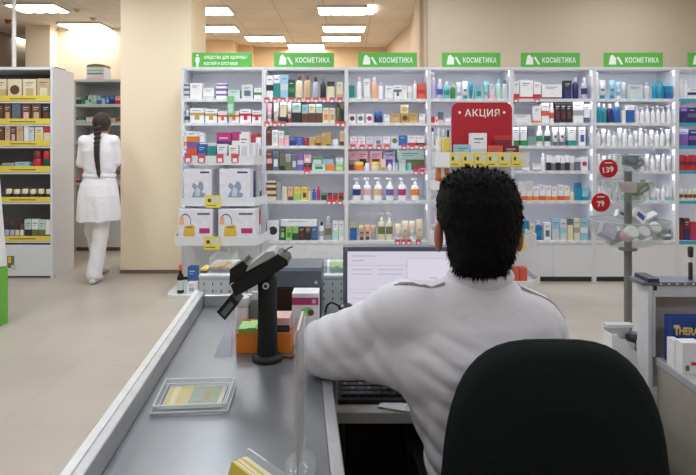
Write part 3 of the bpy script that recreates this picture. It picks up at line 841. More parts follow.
CP = {0: [('c', -11, -4, 79, 'TN', 'CR', 'top'), ('c', -3, 6, 79, 'CR', 'TN', 'half'), ('c', 8, 21.5, 79, 'CR', 'BR', 'circ'), ('c', 23, 36, 79, 'CR', 'TN', 'patch'), ('c', 37, 50, 78.5, 'TN', 'CR', 'patch')],
      1: [('c', -6, 3, 105, 'BR', 'DK', ''), ('c', 4, 11, 104, 'BR', 'TN', 'patch'), ('c', 12, 20.5, 104, 'SL', 'BR', ''), ('c', 21.5, 30.5, 104, 'BR', 'P', 'patch'), ('c', 31.5, 41, 104, 'BR', 'TN', 'patch'), ('c', 42, 50, 104, 'DK', 'BR', 'patch')],
      2: [('c', -6, 4, 127, 'BR', 'CR', ''), ('c', 5, 10, 126, 'TN', 'CR', ''), ('c', 10.5, 16, 126, 'BR', 'P', 'patch'), ('c', 16.5, 23, 126, 'TN', None, ''), ('c', 24, 28.6, 126, 'W', 'GR', 'low'), ('c', 29, 34, 127, 'PG', None, ''), ('c', 35, 43, 127, 'CR', 'Y', 'patch'), ('c', 43.5, 50, 126, 'R', 'CR', 'most')],
      3: [('c', 2, 14, 163, 'GR', 'W', ''), ('c', 15, 29, 162, 'LB', 'B', 'patch'), ('j', 31, 40.5, 151, 'R', 'MA', ''), ('j', 41, 49.5, 151, 'DG', 'R', '')],
      4: [('j', 4 + 8.1 * k, 10.6 + 8.1 * k, 189 + (k % 2) * .4, 'DK', 'CR', '') for k in range(6)],
      5: [('b', 3.6, 8.4, 219, 'DK', 'MA', 'LV'), ('b', 9, 13.6, 219.5, 'DK', 'BR', 'LV'), ('b', 14.2, 18.6, 219.5, 'DK', 'MA', 'CR'), ('b', 19.2, 23.4, 219.5, 'BR', 'DK', 'W'), ('c', 24.5, 31.4, 219.5, 'MI', 'DK', 'half'), ('c', 31.8, 38.4, 219.5, 'W', 'OL', 'half'), ('c', 38.8, 45, 220, 'MI', 'OL', 'half'), ('c', 45.4, 50, 220, 'W', 'DK', '')]}
for n, row in CP.items():
    for q, (kind, x0, x1, yt, c1, c2, st) in enumerate(row):
        yy = YC + .012
        product(kind, PX(x0, yy), PX(x1, yy), yy, CZ[n], PZ(yt, yy), c1, c2, st,
                f'{look(kind, c1, c2, st)}, {ORD[len(row) - q]} from right, {CABN[n]} shelf of the left cabinet', f'products on the {CABN[n]} shelf of the left cabinet')
for q, (xa, xb, hh, c) in enumerate([(4, 14, .016, 'GR'), (19, 26, .02, 'SL'), (28, 36, .018, 'GR'), (38, 45, .02, 'OL'), (47, 57, .022, 'SL')]):
    yy = YC + .14
    tag(MB().box(PX(xa, yy), PX(xb, yy) - .01, yy, yy + .2, zt + .0005, zt + hh, CM(c)).build('flat_carton', bevel=.003),
        f'flat dull {CW[c]} pack, {ORD[5 - q]} from right on top of the left cabinet', 'carton', 'flat packs on top of the left cabinet')
tag(MB().lathe([(.045, 0), (.045, .006), (.02, .01), (.02, CEIL - zt - .012), (.04, CEIL - zt - .01), (.04, CEIL - zt - .002)], PX(14, YC + .07), YC + .07, zt, M((214, 208, 202), .4), 12).build('ceiling_pole'),
    'thin white pole rising from the left cabinet to the ceiling', 'pole')

# ------------------------------------------------------------------ stockroom shelf behind the woman
YS = 7.1
xa, xb = PX(73, YS), -2.55
zt = PZ(79.5, YS)
m_st = M((206, 210, 214), .55, name='grey_laminate', noise=.03)
g = thing('storage_shelf', 'grey storage shelf facing the woman, against the peach wall', 'shelf unit', ((xa + xb) / 2, YS + .2, 0))
for a in (xa, xb - .03):
    MB().box(a, a + .03, YS, YS + .4, 0, zt - .03, m_st).build('side_panel', g)
MB().box(xa, xb, YS - .003, YS + .4, zt - .029, zt, m_st).build('top_panel', g)
MB().box(xa + .031, xb - .031, YS + .385, YS + .4, .05, zt - .03, m_st).build('back_panel', g)
SZ = []
for yy in (105.5, 124, 143, 162, 184, 207):
    z = PZ(yy, YS)
    MB().box(xa + .031, xb - .031, YS, YS + .384, z - .018, z + .018, m_st).build('shelf', g)
    SZ.append(z + .0185)
MB().box(xa + .031, xb - .031, YS + .004, YS + .02, .05, PZ(209, YS) - .012, m_st).build('door', g)
MB().box(xa + .031, xb - .031, YS + .03, YS + .05, 0, .049, m_base).build('plinth', g)
SP = {0: [('c', 76, 80.5, 97.5, 'DG', 'MI', 'top'), ('c', 81, 85, 98, 'DG', 'G', 'half'), ('c', 85.3, 87.6, 96, 'DG', 'MI', 'half'), ('c', 88, 92, 95.5, 'MI', 'G', 'patch'), ('c', 92.4, 96.4, 95.5, 'MI', 'AQ', ''), ('c', 96.8, 101, 96.5, 'LB', 'B', 'half'), ('c', 101.4, 105, 96, 'LB', 'B', 'top'), ('c', 105.4, 109.4, 95.5, 'B', 'LB', 'patch'), ('c', 109.8, 114.4, 95.5, 'B', 'N', 'half'), ('c', 115, 121, 96.5, 'P', 'R', 'half')],
      1: [('c', 76, 85, 117.5, 'DG', 'MI', 'half'), ('c', 86, 94, 117, 'W', 'P', ''), ('c', 110, 116, 118, 'TN', 'GR', ''), ('c', 116.5, 121, 117, 'BR', 'TN', '')],
      2: [('c', 76, 81, 136, 'GR', 'LB', ''), ('c', 113.6, 117.4, 136, 'P', 'W', ''), ('c', 117.8, 122, 137, 'BR', 'GR', '')],
      3: [('c', 75.6, 80, 153, 'MA', 'GR', ''), ('c', 117, 121.5, 154, 'GR', 'BR', '')],
      4: [('c', 75.6, 79.5, 176, 'P', 'MA', ''), ('c', 117, 122, 175, 'GR', 'P', '')]}
SN = ['first', 'second', 'third', 'fourth', 'fifth']
for n, row in SP.items():
    for q, (kind, x0, x1, yt, c1, c2, st) in enumerate(row):
        yy = YS + .02
        product(kind, PX(x0, yy), PX(x1, yy), yy, SZ[n], PZ(yt, yy), c1, c2, st, f'{look(kind, c1, c2, st)}, {ORD[q + 1]} from left, {SN[n]} shelf of the stockroom unit', f'products on the {SN[n]} shelf of the stockroom unit')
yy = YS + .1
z0 = zt + .0005
c = MB()
hh = PZ(67, yy) - z0
c.box(PX(86.5, yy), PX(104, yy), yy, yy + .2, z0, z0 + hh, CM('PG'))
for a, b, col in ((.08, .22, 'P'), (.45, .55, 'G'), (.7, .78, 'GR')):
    c.box(PX(87.5, yy), PX(103, yy), yy - .001, yy, z0 + hh * a, z0 + hh * b, CM(col))
tag(c.build('shipping_carton'), 'pale printed carton standing on top of the stockroom shelf', 'carton')
tag(MB().prism([(PX(86, yy), z0 + hh + .001), (PX(104.6, yy), z0 + hh + .001), (PX(104, yy), z0 + hh + .03), (PX(95, yy), z0 + hh + .045), (PX(87, yy), z0 + hh + .03)], yy + .01, yy + .19, CM('OL'), 'y').build('folded_bag'),
    'dull green bag lying on the carton atop the stockroom shelf', 'bag')

# ------------------------------------------------------------------ promotion stands (white plastic towers of trays)


def tray_poly(cx, w, yf, yb, bow=.02, flare=.10, mid=.55):
    pts = [(cx - w / 2 - flare, yb)]
    pts.append((cx - w / 2 - flare * mid, yf + .14))
    for i in range(9):
        t = i / 8
        pts.append((cx - w / 2 + w * t, yf + bow * (2 * t - 1) ** 2))
    pts.append((cx + w / 2 + flare * mid, yf + .14))
    pts.append((cx + w / 2 + flare, yb))
    return pts


def promo_stand(label, cx, yb, trays, top, base, flare=.06, mid=.6):
    """trays: (front y, z floor, width, lip height)"""
    g = thing('promotion_stand', label, 'display stand', (cx, yb - .2, 0), 'white promotion stands')
    MB().box(cx - .31, cx + .31, yb, yb + .02, .03, top, M_metalw).build('back_panel', g, .004)
    MB().box(cx - .022, cx + .022, yb - .045, yb - .0005, .03, top - .03, M_metalw).build('post', g, .003)
    out = []
    for (yf, z, w, lip) in trays:
        poly = tray_poly(cx, w, yf, yb - .047, .02, flare, mid)
        s = MB().prism(poly, z, z + .012, M_metalw).build('tray', g)
        # raised lip along the open edge
        n = len(poly)
        inn = [(p[0] + (cx - p[0]) * .02, p[1] + (yb - p[1]) * .02 + .001) for p in poly]
        vs, fs = [], []
        for p, q in zip(poly, inn):
            vs += [(p[0], p[1], z + .012), (p[0], p[1], z + lip), (q[0], q[1], z + lip), (q[0], q[1], z + .012)]
        for k in range(n - 1):
            a, b = 4 * k, 4 * k + 4
            fs += [(a, b, b + 1, a + 1), (a + 1, b + 1, b + 2, a + 2), (a + 2, b + 2, b + 3, a + 3)]
        fs += [(0, 1, 2, 3), (4 * n - 1, 4 * n - 2, 4 * n - 3, 4 * n - 4)]
        MB().add(vs, fs, M_metalw).build('tray_lip', s)
        out.append(s)
    MB().prism(tray_poly(cx, base[1], base[0], yb - .001, .03, .05), 0, .03, M_metalw).build('base', g, .004)
    return g, out


LX = -1.172
ls, lt = promo_stand('white tray stand of boxed devices before the leftmost signed bay', LX, 5.44,
                     [(5.13, PZ(165, 5.13), .62, .085), (5.03, PZ(206, 5.03), .67, .075), (4.93, PZ(246, 4.93), .72, .08)], 1.36, (4.85, .80))
LTZ = [PZ(165, 5.13) + .0125, PZ(206, 5.03) + .0125, PZ(246, 4.93) + .0125]
for x in (188, 201.5, 220, 235):
    price_tag(lt[0], PX(x - 3.6, 5.13), PX(x + 3.6, 5.13), 5.128, PZ(162.5, 5.13), PZ(154, 5.13))
price_tag(lt[1], PX(205, 5.0), PX(220, 5.0), 5.025, PZ(208, 5.0), PZ(195.5, 5.0), m_tagy)
price_tag(lt[2], PX(203.5, 4.9), PX(219.5, 4.9), 4.925, PZ(250, 4.9), PZ(237, 4.9), m_tagy)
ld = {'box': None}


def sitem(kind, x0, x1, yt, yy, z0, c1, c2, st, label, group, depth=None, ztop=None):
    return product(kind, PX(x0, yy), PX(x1, yy), yy, z0, ztop or PZ(yt, yy), c1, c2, st, label, group, depth)


GL = 'boxes on the top tray of the left stand'
Yt = 5.17
sitem('c', 186.6, 197, 142, Yt, LTZ[0], 'RO', 'V', 'top', 'orange and purple carton at left of the left stand top tray', GL, .1)
sitem('c', 186.4, 197.2, 131.5, Yt + .005, PZ(142, Yt) + .002, 'W', 'O', 'half', 'white and orange carton stacked on the purple one, left stand', GL, .1)
sitem('c', 197.6, 206.4, 144, Yt, LTZ[0], 'B', 'T', 'half', 'small blue carton second from left on the left stand', GL, .06)
sitem('c', 208, 216, 146, Yt, LTZ[0], 'T', 'G', 'half', 'small teal green carton right of the blue one, left stand', GL, .06)
sitem('c', 217, 227, 144, Yt, LTZ[0], 'W', 'MI', 'half', 'white and mint carton in the middle of the top tray', GL, .08)
sitem('c', 216.6, 231, 132.5, Yt + .09, LTZ[0], 'N', 'M', 'top', 'navy and magenta carton behind the mint one, left stand', GL, .08)
sitem('c', 228.6, 238, 145, Yt, LTZ[0], 'W', 'PE', 'patch', 'white carton with peach patch right of the mint one', GL, .08)
sitem('c', 231.6, 240, 132, Yt + .11, LTZ[0], 'W', 'M', 'top', 'white carton with magenta top at the back, left stand', GL, .07)
sitem('c', 239.4, 249, 134, Yt + .02, LTZ[0], 'W', 'PG', 'patch', 'tall white carton near right of the top tray', GL, .1)
sitem('c', 249.6, 255, 134.5, Yt + .16, LTZ[0], 'W', 'R', 'top', 'white carton with red top, rightmost on the left stand', GL, .06)


def device_box(x0, x1, yy, z0, yt, label, style, group):
    a, b, z1, d = PX(x0, yy), PX(x1, yy), PZ(yt, yy), .2
    w, h = b - a, z1 - z0
    mb = MB().box(a, b, yy, yy + d, z0, z1, M((232, 232, 242), .35, name='glossy_carton'))
    e = .0007
    if style == 'mask':
        mb.prism([(a + w * (.28 + u), z0 + h * v) for u, v in ((0, .2), (.1, .12), (.3, .14), (.46, .2), (.5, .3), (.36, .34), (.44, .46), (.40, .60), (.30, .66), (.2, .52), (.06, .62), (.0, .5), (.12, .4), (.05, .32))], yy - e, yy, M((150, 160, 186), .4), 'y')
        mb.prism([(a + w * (.40 + u), z0 + h * v) for u, v in ((0, .22), (.16, .22), (.2, .4), (.08, .5), (.02, .4))], yy - 2 * e, yy - e, M((206, 212, 226), .4), 'y')
        mb.box(a + w * .58, b - w * .08, yy - e, yy, z0 + h * .88, z0 + h * .93, CM('N'))
        mb.box(a + w * .05, a + w * .09, yy - e, yy, z0 + h * .86, z0 + h * .9, CM('P'))
    else:
        mb.prism([(a + w * (.14 + u), z0 + h * v) for u, v in ((0, .16), (.05, .12), (.28, .14), (.34, .22), (.34, .52), (.28, .56), (.02, .5))], yy - e, yy, M((228, 190, 84), .4), 'y')
        mb.box(a + w * .22, a + w * .42, yy - 2 * e, yy - e, z0 + h * .46, z0 + h * .5, CM('OL'))
        arc = [(a + w * (.2 + .17 * math.cos(t)), z0 + h * (.62 + .26 * math.sin(t))) for t in [k * .25 for k in range(-1, 12)]]
        arc2 = [(a + w * (.2 + .15 * math.cos(t)), z0 + h * (.62 + .22 * math.sin(t))) for t in [k * .25 for k in range(-1, 12)]][::-1]
        for k in range(len(arc) - 1):
            mb.prism([arc[k], arc[k + 1], arc2[len(arc) - 2 - k], arc2[len(arc) - 1 - k]], yy - e, yy, CM('SL'), 'y')
        mb.box(a + w * .03, a + w * .16, yy - 1.5 * e, yy, z0 + h * .56, z0 + h * .78, CM('PE'))
        mb.box(a + w * .61, b - w * .08, yy - e, yy, z0 + h * .3, z0 + h * .45, CM('M'))
        mb.box(a + w * .55, b - w * .08, yy - e, yy, z0 + h * .84, z0 + h * .9, CM('SL'))
        mb.box(a, b, yy - e, yy, z0 + h * .02, z0 + h * .06, CM('V'))
    return tag(mb.build('device_box'), label, 'carton', group)


device_box(184, 211.5, 5.08, LTZ[1], 169, 'white device box with grey mask picture, left of the post', 'mask', 'boxed devices on the left stand')
device_box(219.5, 250, 5.08, LTZ[1], 169, 'white device box with grey mask picture, right of the post', 'mask', 'boxed devices on the left stand')
device_box(178.5, 212.5, 4.98, LTZ[2], 209.5, 'white device box with yellow device picture, left of the post', 'neb', 'boxed devices on the left stand')
device_box(218.5, 255.5, 4.98, LTZ[2], 209.5, 'white device box with yellow device picture, right of the post', 'neb', 'boxed devices on the left stand')
GS = 'goods on the side facet of the left stand'
sitem('c', 251.6, 255, 171, 5.26, LTZ[1], 'N', 'SL', 'top', 'slim navy carton at right end of the middle tray', GS, .06)
sitem('c', 256.6, 260, 211, 5.2, LTZ[2], 'RO', 'W', 'half', 'orange and white carton at right end of the lowest tray', GS, .06)
# base of the stand
g = thing('syrup_bottle', 'dark brown bottle with red cap on the left stand base', 'bottle', (PX(179.5, 4.92), 4.95, .031))
r = .030
MB().lathe([(r * .95, 0), (r, .01), (r, .13), (r * .8, .155), (r * .4, .18), (r * .4, .20)], PX(179.5, 4.92), 4.95, .031, M((34, 20, 18), .2), 16).build('body', g)
MB().lathe([(r * 1.02, .03), (r * 1.02, .115)], PX(179.5, 4.92), 4.95, .031, CM('PG'), 16).build('label', g)
MB().lathe([(r * .55, .20), (r * .55, .245), (r * .4, .25)], PX(179.5, 4.92), 4.95, .031, CM('RO'), 12).build('cap', g)
sitem('c', 187, 196, 283, 4.92, .031, 'W', 'GR', 'patch', 'small white carton beside the dark bottle on stand base', 'goods on the stand base', .08)
sitem('c', 187.5, 197, 267, 5.02, .031, 'B', 'SL', 'half', 'dark blue carton behind the small white one, stand base', 'goods on the stand base', .08)
sitem('c', 196.5, 203, 272, 5.1, .031, 'W', 'PG', 'half', 'white carton right of the dark blue one, stand base', 'goods on the stand base', .08)

# ---- the stand with the red board
RX = PX(487, 4.6)
rs, rt = promo_stand('white tray stand carrying the red promotion board, behind the man', RX, 4.98,
                     [(4.62, PZ(167.5, 4.62), .60, .125), (4.56, PZ(192, 4.56), .62, .08), (4.5, PZ(249, 4.5), .64, .10), (4.44, PZ(288, 4.44), .66, .05)], 1.30, (4.42, .66), .105, .95)
for k in range(6):
    xx = 449.5 + k * 12.4
    price_tag(rt[0], PX(xx + .4, 4.62), PX(xx + 11.6, 4.62), 4.616, PZ(166.5, 4.62), PZ(153, 4.62), m_tagy)
price_tag(rt[2], PX(503, 4.5), PX(524.5, 4.5), 4.496, PZ(251, 4.5), PZ(233.5, 4.5), m_tagy)
price_tag(rt[2], PX(480, 4.5), PX(500, 4.5), 4.496, PZ(251, 4.5), PZ(233.5, 4.5), m_tagy)
Yb = 4.93
m_red = M((178, 34, 50), .4, name='red_board', noise=.03)
xa, xb, za, zb = PX(451.5, Yb), PX(512, Yb), 1.14, PZ(102.5, Yb)
rr = .065
poly = [(xa, za), (xb, za)] + [(xb - rr + rr * math.cos(t * math.pi / 12), zb - rr + rr * math.sin(t * math.pi / 12)) for t in range(7)] + [(xa + rr - rr * math.sin(t * math.pi / 12), zb - rr + rr * math.cos(t * math.pi / 12)) for t in range(7)]
g = thing('promotion_board', 'red rounded promotion board on the stand behind the man', 'sign', ((xa + xb) / 2, Yb, za))
MB().prism(poly, Yb - .006, Yb, m_red, 'y').build('panel', g)
text('lettering', 'АКЦИЯ', .1, m_signw, g, PX(482, Yb), Yb - .007, PZ(113.5, Yb), width=.305, bold=.0012, space=1.12, height=.078)
dots = MB()
for xx in (459.5, 504):
    dots.prism([(PX(xx, Yb) + .012 * math.cos(t * .785), PZ(112.5, Yb) + .012 * math.sin(t * .785)) for t in range(8)], Yb - .0068, Yb - .0061, m_signw, 'y')
dots.build('dots', g)
TZ = PZ(167.5, 4.62) + .0125
GR_ = 'boxes before the red board'
sitem('c', 455, 470.4, 144.5, 4.72, TZ, 'LB', 'SL', 'half', 'pale blue carton at left before the red board', GR_, .08)
sitem('c', 471, 487, 133, 4.70, TZ, 'W', 'PG', 'half', 'tall white carton standing before the red board', GR_, .09)
sitem('c', 487.6, 503, 145.5, 4.70, TZ, 'RO', 'O', 'half', 'orange red carton right of the tall white one', GR_, .09)
sitem('c', 503.6, 519, 145.5, 4.70, TZ, 'MA', 'R', 'half', 'maroon carton at right end before the red board', GR_, .09)
sitem('c', 495, 511.5, 135, 4.71, PZ(145.5, 4.70) + .002, 'R', 'MA', 'half', 'dark red carton stacked on two others by the board', GR_, .08)
for k in range(3):
    sitem('b', 436.6 + k * 4.8, 441 + k * 4.8, 128 + k, 4.80, TZ, 'Y' if k else 'W', 'W' if k < 2 else 'DK', '', ['white bottle at the far left end of the promotion stand', 'yellow bottle with white cap left of the red board', 'yellow bottle with black cap left of the red board'][k], 'bottles left of the red board')
TZ2 = PZ(192, 4.56) + .0125
for k in range(3):
    sitem('c', 436.5 + k * 4.3, 440.4 + k * 4.3, 168, 4.78, TZ2, 'O' if k != 1 else 'W', 'RO' if k != 1 else 'O', 'half', ['orange carton leftmost on the second tray beside his hair', 'white and orange carton between two orange ones, second tray', 'orange carton nearest his hair on the second tray'][k], 'cartons on the second tray of the red board stand', .07)
TZ3 = PZ(249, 4.5) + .0125
for k in range(2):
    sitem('c', 436.4 + k * 4.4, 440.4 + k * 4.4, 212, 4.76, TZ3, 'P', 'W', 'half', ['pink and white carton farthest left on the third tray', 'pink and white carton nearest his ear on the third tray'][k], 'cartons on the third tray of the red board stand', .07)
TZ4 = PZ(288, 4.44) + .0125
sitem('c', 505, 512, 268, 4.50, TZ4, 'PG', 'OL', 'half', 'grey carton left of two orange ones, above his right shoulder', 'cartons above the man right shoulder', .08)
sitem('c', 512.6, 519.6, 268, 4.50, TZ4, 'RO', 'W', 'low', 'orange carton beside the grey one above his right shoulder', 'cartons above the man right shoulder', .08)
sitem('c', 520.2, 527.4, 268, 4.50, TZ4, 'RO', 'PE', 'low', 'orange carton at the end above his right shoulder', 'cartons above the man right shoulder', .08)

# ------------------------------------------------------------------ bowl stand
BY = 3.0
bx = PX(628, BY)
g = thing('bowl_stand', 'pole stand with three clear bowls beside the cosmetics bays', 'display stand', (bx, BY, 0))
m_pole = M((122, 124, 126), .4, .3, name='grey_pole')
MB().lathe([(.0, 0), (.2, 0), (.2, .012), (.03, .03), (.020, .05), (.020, PZ(171, BY))], bx, BY, 0, m_pole, 20).build('pole', g)


M_brim = GLASS((196, 208, 204), .55, .1, 'bowl_edge')


def bowl(rt_, ztop, zbot, name):
    n = 8
    dz = ztop - zbot
    prof = []
    for i in range(n + 1):
        t = i / n * math.pi / 2
        prof.append((.028 + (rt_ - .028) * math.sin(t), zbot + dz * (1 - math.cos(t))))
    th = .004
    inner = [(max(.026, r - th), z + th) for (r, z) in prof][::-1]
    inner[0] = (rt_ - th, ztop)
    vs, fs = [], []
    pr = prof + inner
    mb = MB()
    k = 28
    for (r, z) in pr:
        for i in range(k):
            a = 2 * math.pi * i / k
            vs.append((bx + r * math.cos(a), BY + r * math.sin(a), z))
    for j in range(len(pr) - 1):
        for i in range(k):
            i2 = (i + 1) % k
            fs.append((j * k + i, j * k + i2, (j + 1) * k + i2, (j + 1) * k + i))
    mb.add(vs, fs, M_bowl, True)
    o = mb.build(name, g)
    MB().tube([(bx + rt_ * math.cos(2 * math.pi * i / 36), BY + rt_ * math.sin(2 * math.pi * i / 36), ztop) for i in range(37)], .0035, M_brim, 6).build('bowl_rim', o)
    return o


bowl(.083, PZ(155, BY), PZ(174, BY), 'bowl')
bowl(.128, PZ(181, BY), PZ(205, BY), 'bowl')
bowl(.200, PZ(220, BY), PZ(248, BY), 'bowl')
MB().lathe([(.045, 0), (.05, .008), (.03, .014)], bx, BY, PZ(250, BY), M((140, 142, 140), .4), 16).build('bowl_clamp', g)
m_disc = M((202, 26, 42), .4, name='red_price_disc')
for (px, py, tx, wx) in ((608.5, 168.5, '139', 'beside the top bowl'), (601, 202.5, '79', 'beside the middle bowl')):
    Y = BY - .06
    x, z, r = PX(px, Y), PZ(py, Y), 9.3 / F * Y
    gg = thing('price_disc', f'round red price disc reading {tx} {wx}', 'price sign', (x, Y, z - r), 'red price discs on the bowl stand')
    MB().prism([(x + r * math.cos(t * math.pi / 14), z + r * math.sin(t * math.pi / 14)) for t in range(28)], Y, Y + .003, m_disc, 'y').build('disc', gg)
    text('lettering', tx, .05, m_signw, gg, x - .002, Y - .0012, z - .006, width=.056 if tx == '139' else .038, bold=.001, height=.030, rot=Matrix.Rotation(math.radians(-8), 3, 'Y'))
    MB().box(x - .02, x + .018, Y - .0012, Y - .0002, z + r * .55, z + r * .66, m_signw).build('small_print', gg)
    edge = {'139': (bx - .082, BY - .01, PZ(156, BY)), '79': (bx - .127, BY - .01, PZ(182, BY))}[tx]
    MB().tube([(x + r * .8, Y + .006, z + r * .2), edge], .0025, M_alu, 6).build('clip', gg)
# goods in the bowls
GB = 'packs in the clear bowls'


def bowlitem(kind, px, py, r, c1, c2, label, tilt=0.5, yoff=0.0, hgt=.06):
    Y = BY + yoff
    x, z = PX(px, Y), PZ(py, Y)
    mb = MB()
    mb.xf = Matrix.Translation((x, Y, z)) @ Matrix.Rotation(tilt * (.5 if kind == 'roll' else 1), 4, 'Y') @ Matrix.Rotation(.95 if kind == 'roll' else -tilt * .8, 4, 'X')
    if kind == 'roll':
        o = thing('lidded_jar', label, 'jar', (x, Y, z - r * .8), GB)
        mb.lathe([(r * .9, -hgt / 2), (r, -hgt / 2 + .004), (r, hgt * .2), (r * .95, hgt * .25)], 0, 0, 0, CM(c2), 16)
        mb.build('body', o)
        m2 = MB()
        m2.xf = mb.xf
        m2.lathe([(r * 1.04, hgt * .25), (r * 1.04, hgt * .48), (r * .95, hgt * .5)], 0, 0, 0, CM(c1), 16)
        m2.build('lid', o)
        return o
    mb.box(-r, r, -r * .5, r * .5, -hgt / 2, hgt / 2, CM(c1))
    mb.box(-r * .6, r * .7, -r * .5 - .0007, -r * .5, -hgt * .2, hgt * .25, CM(c2))
    return tag(mb.build('small_pack'), label, 'pack', GB)


bowlitem('pack', 630, 160.5, .034, 'N', 'SL', 'navy pack upright in the top bowl', .2, -.034, .055)
bowlitem('pack', 637, 163, .028, 'SL', 'PG', 'slate pack at right in the top bowl', -.5, .02, .045)
bowlitem('pack', 625, 187, .05, 'PG', 'P', 'grey and pink pack leaning in the middle bowl', .05, -.062, .055)
bowlitem('pack', 641, 188, .035, 'OL', 'MI', 'olive pack at right in the middle bowl', -.6, .0, .05)
bowlitem('pack', 630, 194, .04, 'MI', 'T', 'mint pack low in the middle bowl', .3, .04, .045)
bowlitem('roll', 629, 234, .034, 'W', 'P', 'white lidded pink jar left in the big bowl', .5, -.07, .07)
bowlitem('roll', 642, 233, .03, 'W', 'PG', 'white lidded jar in the middle of the big bowl', .6, -.05, .055)
bowlitem('roll', 653, 229, .03, 'W', 'LV', 'white lidded jar right in the big bowl', .5, -.02, .055)
bowlitem('pack', 607, 231, .04, 'LV', 'PG', 'lilac wrapped pack at left in the big bowl', .5, -.02, .07)
bowlitem('pack', 614, 236, .04, 'PG', 'LV', 'pale wrapped pack beside the lilac one, big bowl', -.4, .05, .07)
bowlitem('pack', 638, 217, .036, 'W', 'B', 'white and blue pack sticking out of the big bowl', .7, .03, .07)
bowlitem('pack', 650, 219, .04, 'W', 'LB', 'white pack at right rim of the big bowl', -.5, .07, .05)
bowlitem('pack', 622, 215, .035, 'W', 'SL', 'small white pack behind the pole, big bowl', .4, .10, .04)

# ------------------------------------------------------------------ left-edge floor display
Yp = 4.1
g = thing('floor_display', 'white and green floor display cut off by the left edge', 'display stand', (PX(-30, Yp), Yp + .06, 0))
Yq = 4.22
MB().prism([(PX(-80, Yq), .0), (PX(8, Yq), .0), (PX(8, Yq), PZ(266, Yq)), (PX(-80, Yq), PZ(266, Yq))], Yp, Yq, M((104, 176, 62), .45, name='lime_panel'), 'y').build('lower_panel', g, .004)
MB().prism([(PX(-80, Yq), PZ(265, Yq)), (PX(7.5, Yq), PZ(265, Yq)), (PX(7, Yq), PZ(256, Yq)), (PX(3.5, Yq), PZ(213, Yq)), (PX(0.5, Yq), PZ(174, Yq)), (PX(-80, Yq), PZ(174, Yq))], Yp + .01, Yq - .01, M((222, 226, 228), .4), 'y').build('upper_panel', g, .004)
MB().prism([(PX(-30, Yq), PZ(250, Yq)), (PX(0, Yq), PZ(250, Yq)), (PX(-3, Yq), PZ(214, Yq)), (PX(-30, Yq), PZ(214, Yq))], Yp + .004, Yp + .0095, CM('LB'), 'y').build('blue_print', g)

# ------------------------------------------------------------------ the till counter (turned about 3 degrees)
TH = math.radians(4.9)
ox, oy = -.4225, .87
CXF = Matrix.Translation((ox, oy, 0)) @ Matrix.Rotation(TH, 4, 'Z')
CW_, CLn, CZt = .418, .985, .80      # width, far end (local v), height; near end runs back past the camera
m_top = M((132, 135, 141), .30, .5, name='brushed_counter_top', noise=.05, scale=8, bump=.05, bscale=400)
m_strip = M((196, 198, 202), .34, .6, name='counter_edge_strip')
m_capw = M((226, 228, 230), .3, .2, name='bright_edge')
m_body = M((70, 70, 74), .6, name='counter_body')
g = thing('till_counter', 'long grey metal-topped till counter running away from the camera', 'counter', (ox + .2, oy, 0))


def cmb():
    m = MB()
    m.xf = CXF
    return m


NE = -1.2
cmb().box(.034, CW_ - .024, NE, CLn - .03, CZt - .03, CZt, m_top).build('worktop', g)
cmb().box(CW_ - .0235, CW_, NE, CLn - .03, CZt - .032, CZt, m_strip).build('edge_strip', g, .003)
for (a, b) in ((NE, .42), (.422, CLn)):
    sr = cmb().box(0, .033, a, b, CZt - .05, CZt + .043, m_strip).build('side_rail', g, .003)
    cmb().box(.0, .015, a, b, CZt + .0432, CZt + .0455, m_capw).build('rail_cap', sr)
cmb().box(.0335, CW_, CLn - .0295, CLn, CZt - .05, CZt + .036, m_strip).build('end_rail', g, .004)
cmb().box(.02, CW_ - .03, NE + .02, CLn - .04, .06, CZt - .051, m_body).build('carcass', g)
cmb().box(.05, CW_ - .06, NE + .05, CLn - .07, 0, .059, M_dark).build('plinth', g)

ZC = CZt + .0006


def at(px, py, z=CZt):
    Y = (H - z) * F / (py - HY)
    return PX(px, Y), Y


# money tray
c = [at(164, 386), at(236.5, 385), at(227.5, 413), at(150, 416)]
g = thing('coin_tray', 'clear acrylic coin tray with banknote insert on the counter', 'tray', (sum(p[0] for p in c) / 4, sum(p[1] for p in c) / 4, CZt))
m_acr = GLASS((226, 234, 238), .30, .04, 'acrylic')
m_acr2 = GLASS((240, 246, 248), .62, .04, 'acrylic_edge')
m_acr3 = GLASS((226, 234, 238), .14, .04, 'acrylic_sheet')
ctr = (sum(p[0] for p in c) / 4, sum(p[1] for p in c) / 4)


def shr(k, pts=c): return [(ctr[0] + (p[0] - ctr[0]) * k, ctr[1] + (p[1] - ctr[1]) * k) for p in pts]


MB().prism(shr(1.0), ZC, ZC + .004, m_acr3).build('base', g)
rim = MB()
o1, o2, i1 = shr(1.0), shr(.94), shr(.84)
for k in range(4):
    q = (k + 1) % 4
    rim.add([(*o1[k], ZC + .0045), (*o1[q], ZC + .0045), (*o2[q], ZC + .016), (*o2[k], ZC + .016), (*i1[q], ZC + .0075), (*i1[k], ZC + .0075)],
            [(0, 1, 2, 3), (3, 2, 4, 5)], m_acr)
    for (pp, z, r) in ((o1, .0045, .0016), (o2, .016, .0020), (i1, .0085, .0013)):
        rim.tube([(*pp[k], ZC + z), (*pp[q], ZC + z)], r, m_acr2, 6)
rim.build('rim', g)
ins = MB()
w4 = shr(.78)


def lerp2(u, v):
    a = [w4[3][k] + (w4[2][k] - w4[3][k]) * u for k in (0, 1)]
    b = [w4[0][k] + (w4[1][k] - w4[0][k]) * u for k in (0, 1)]
    return (a[0] + (b[0] - a[0]) * v, a[1] + (b[1] - a[1]) * v)


def cell(u0, u1, v0, v1, mat, z, t=.0004):
    ins.prism([lerp2(u0, v0), lerp2(u1, v0), lerp2(u1, v1), lerp2(u0, v1)], z, z + t, mat)


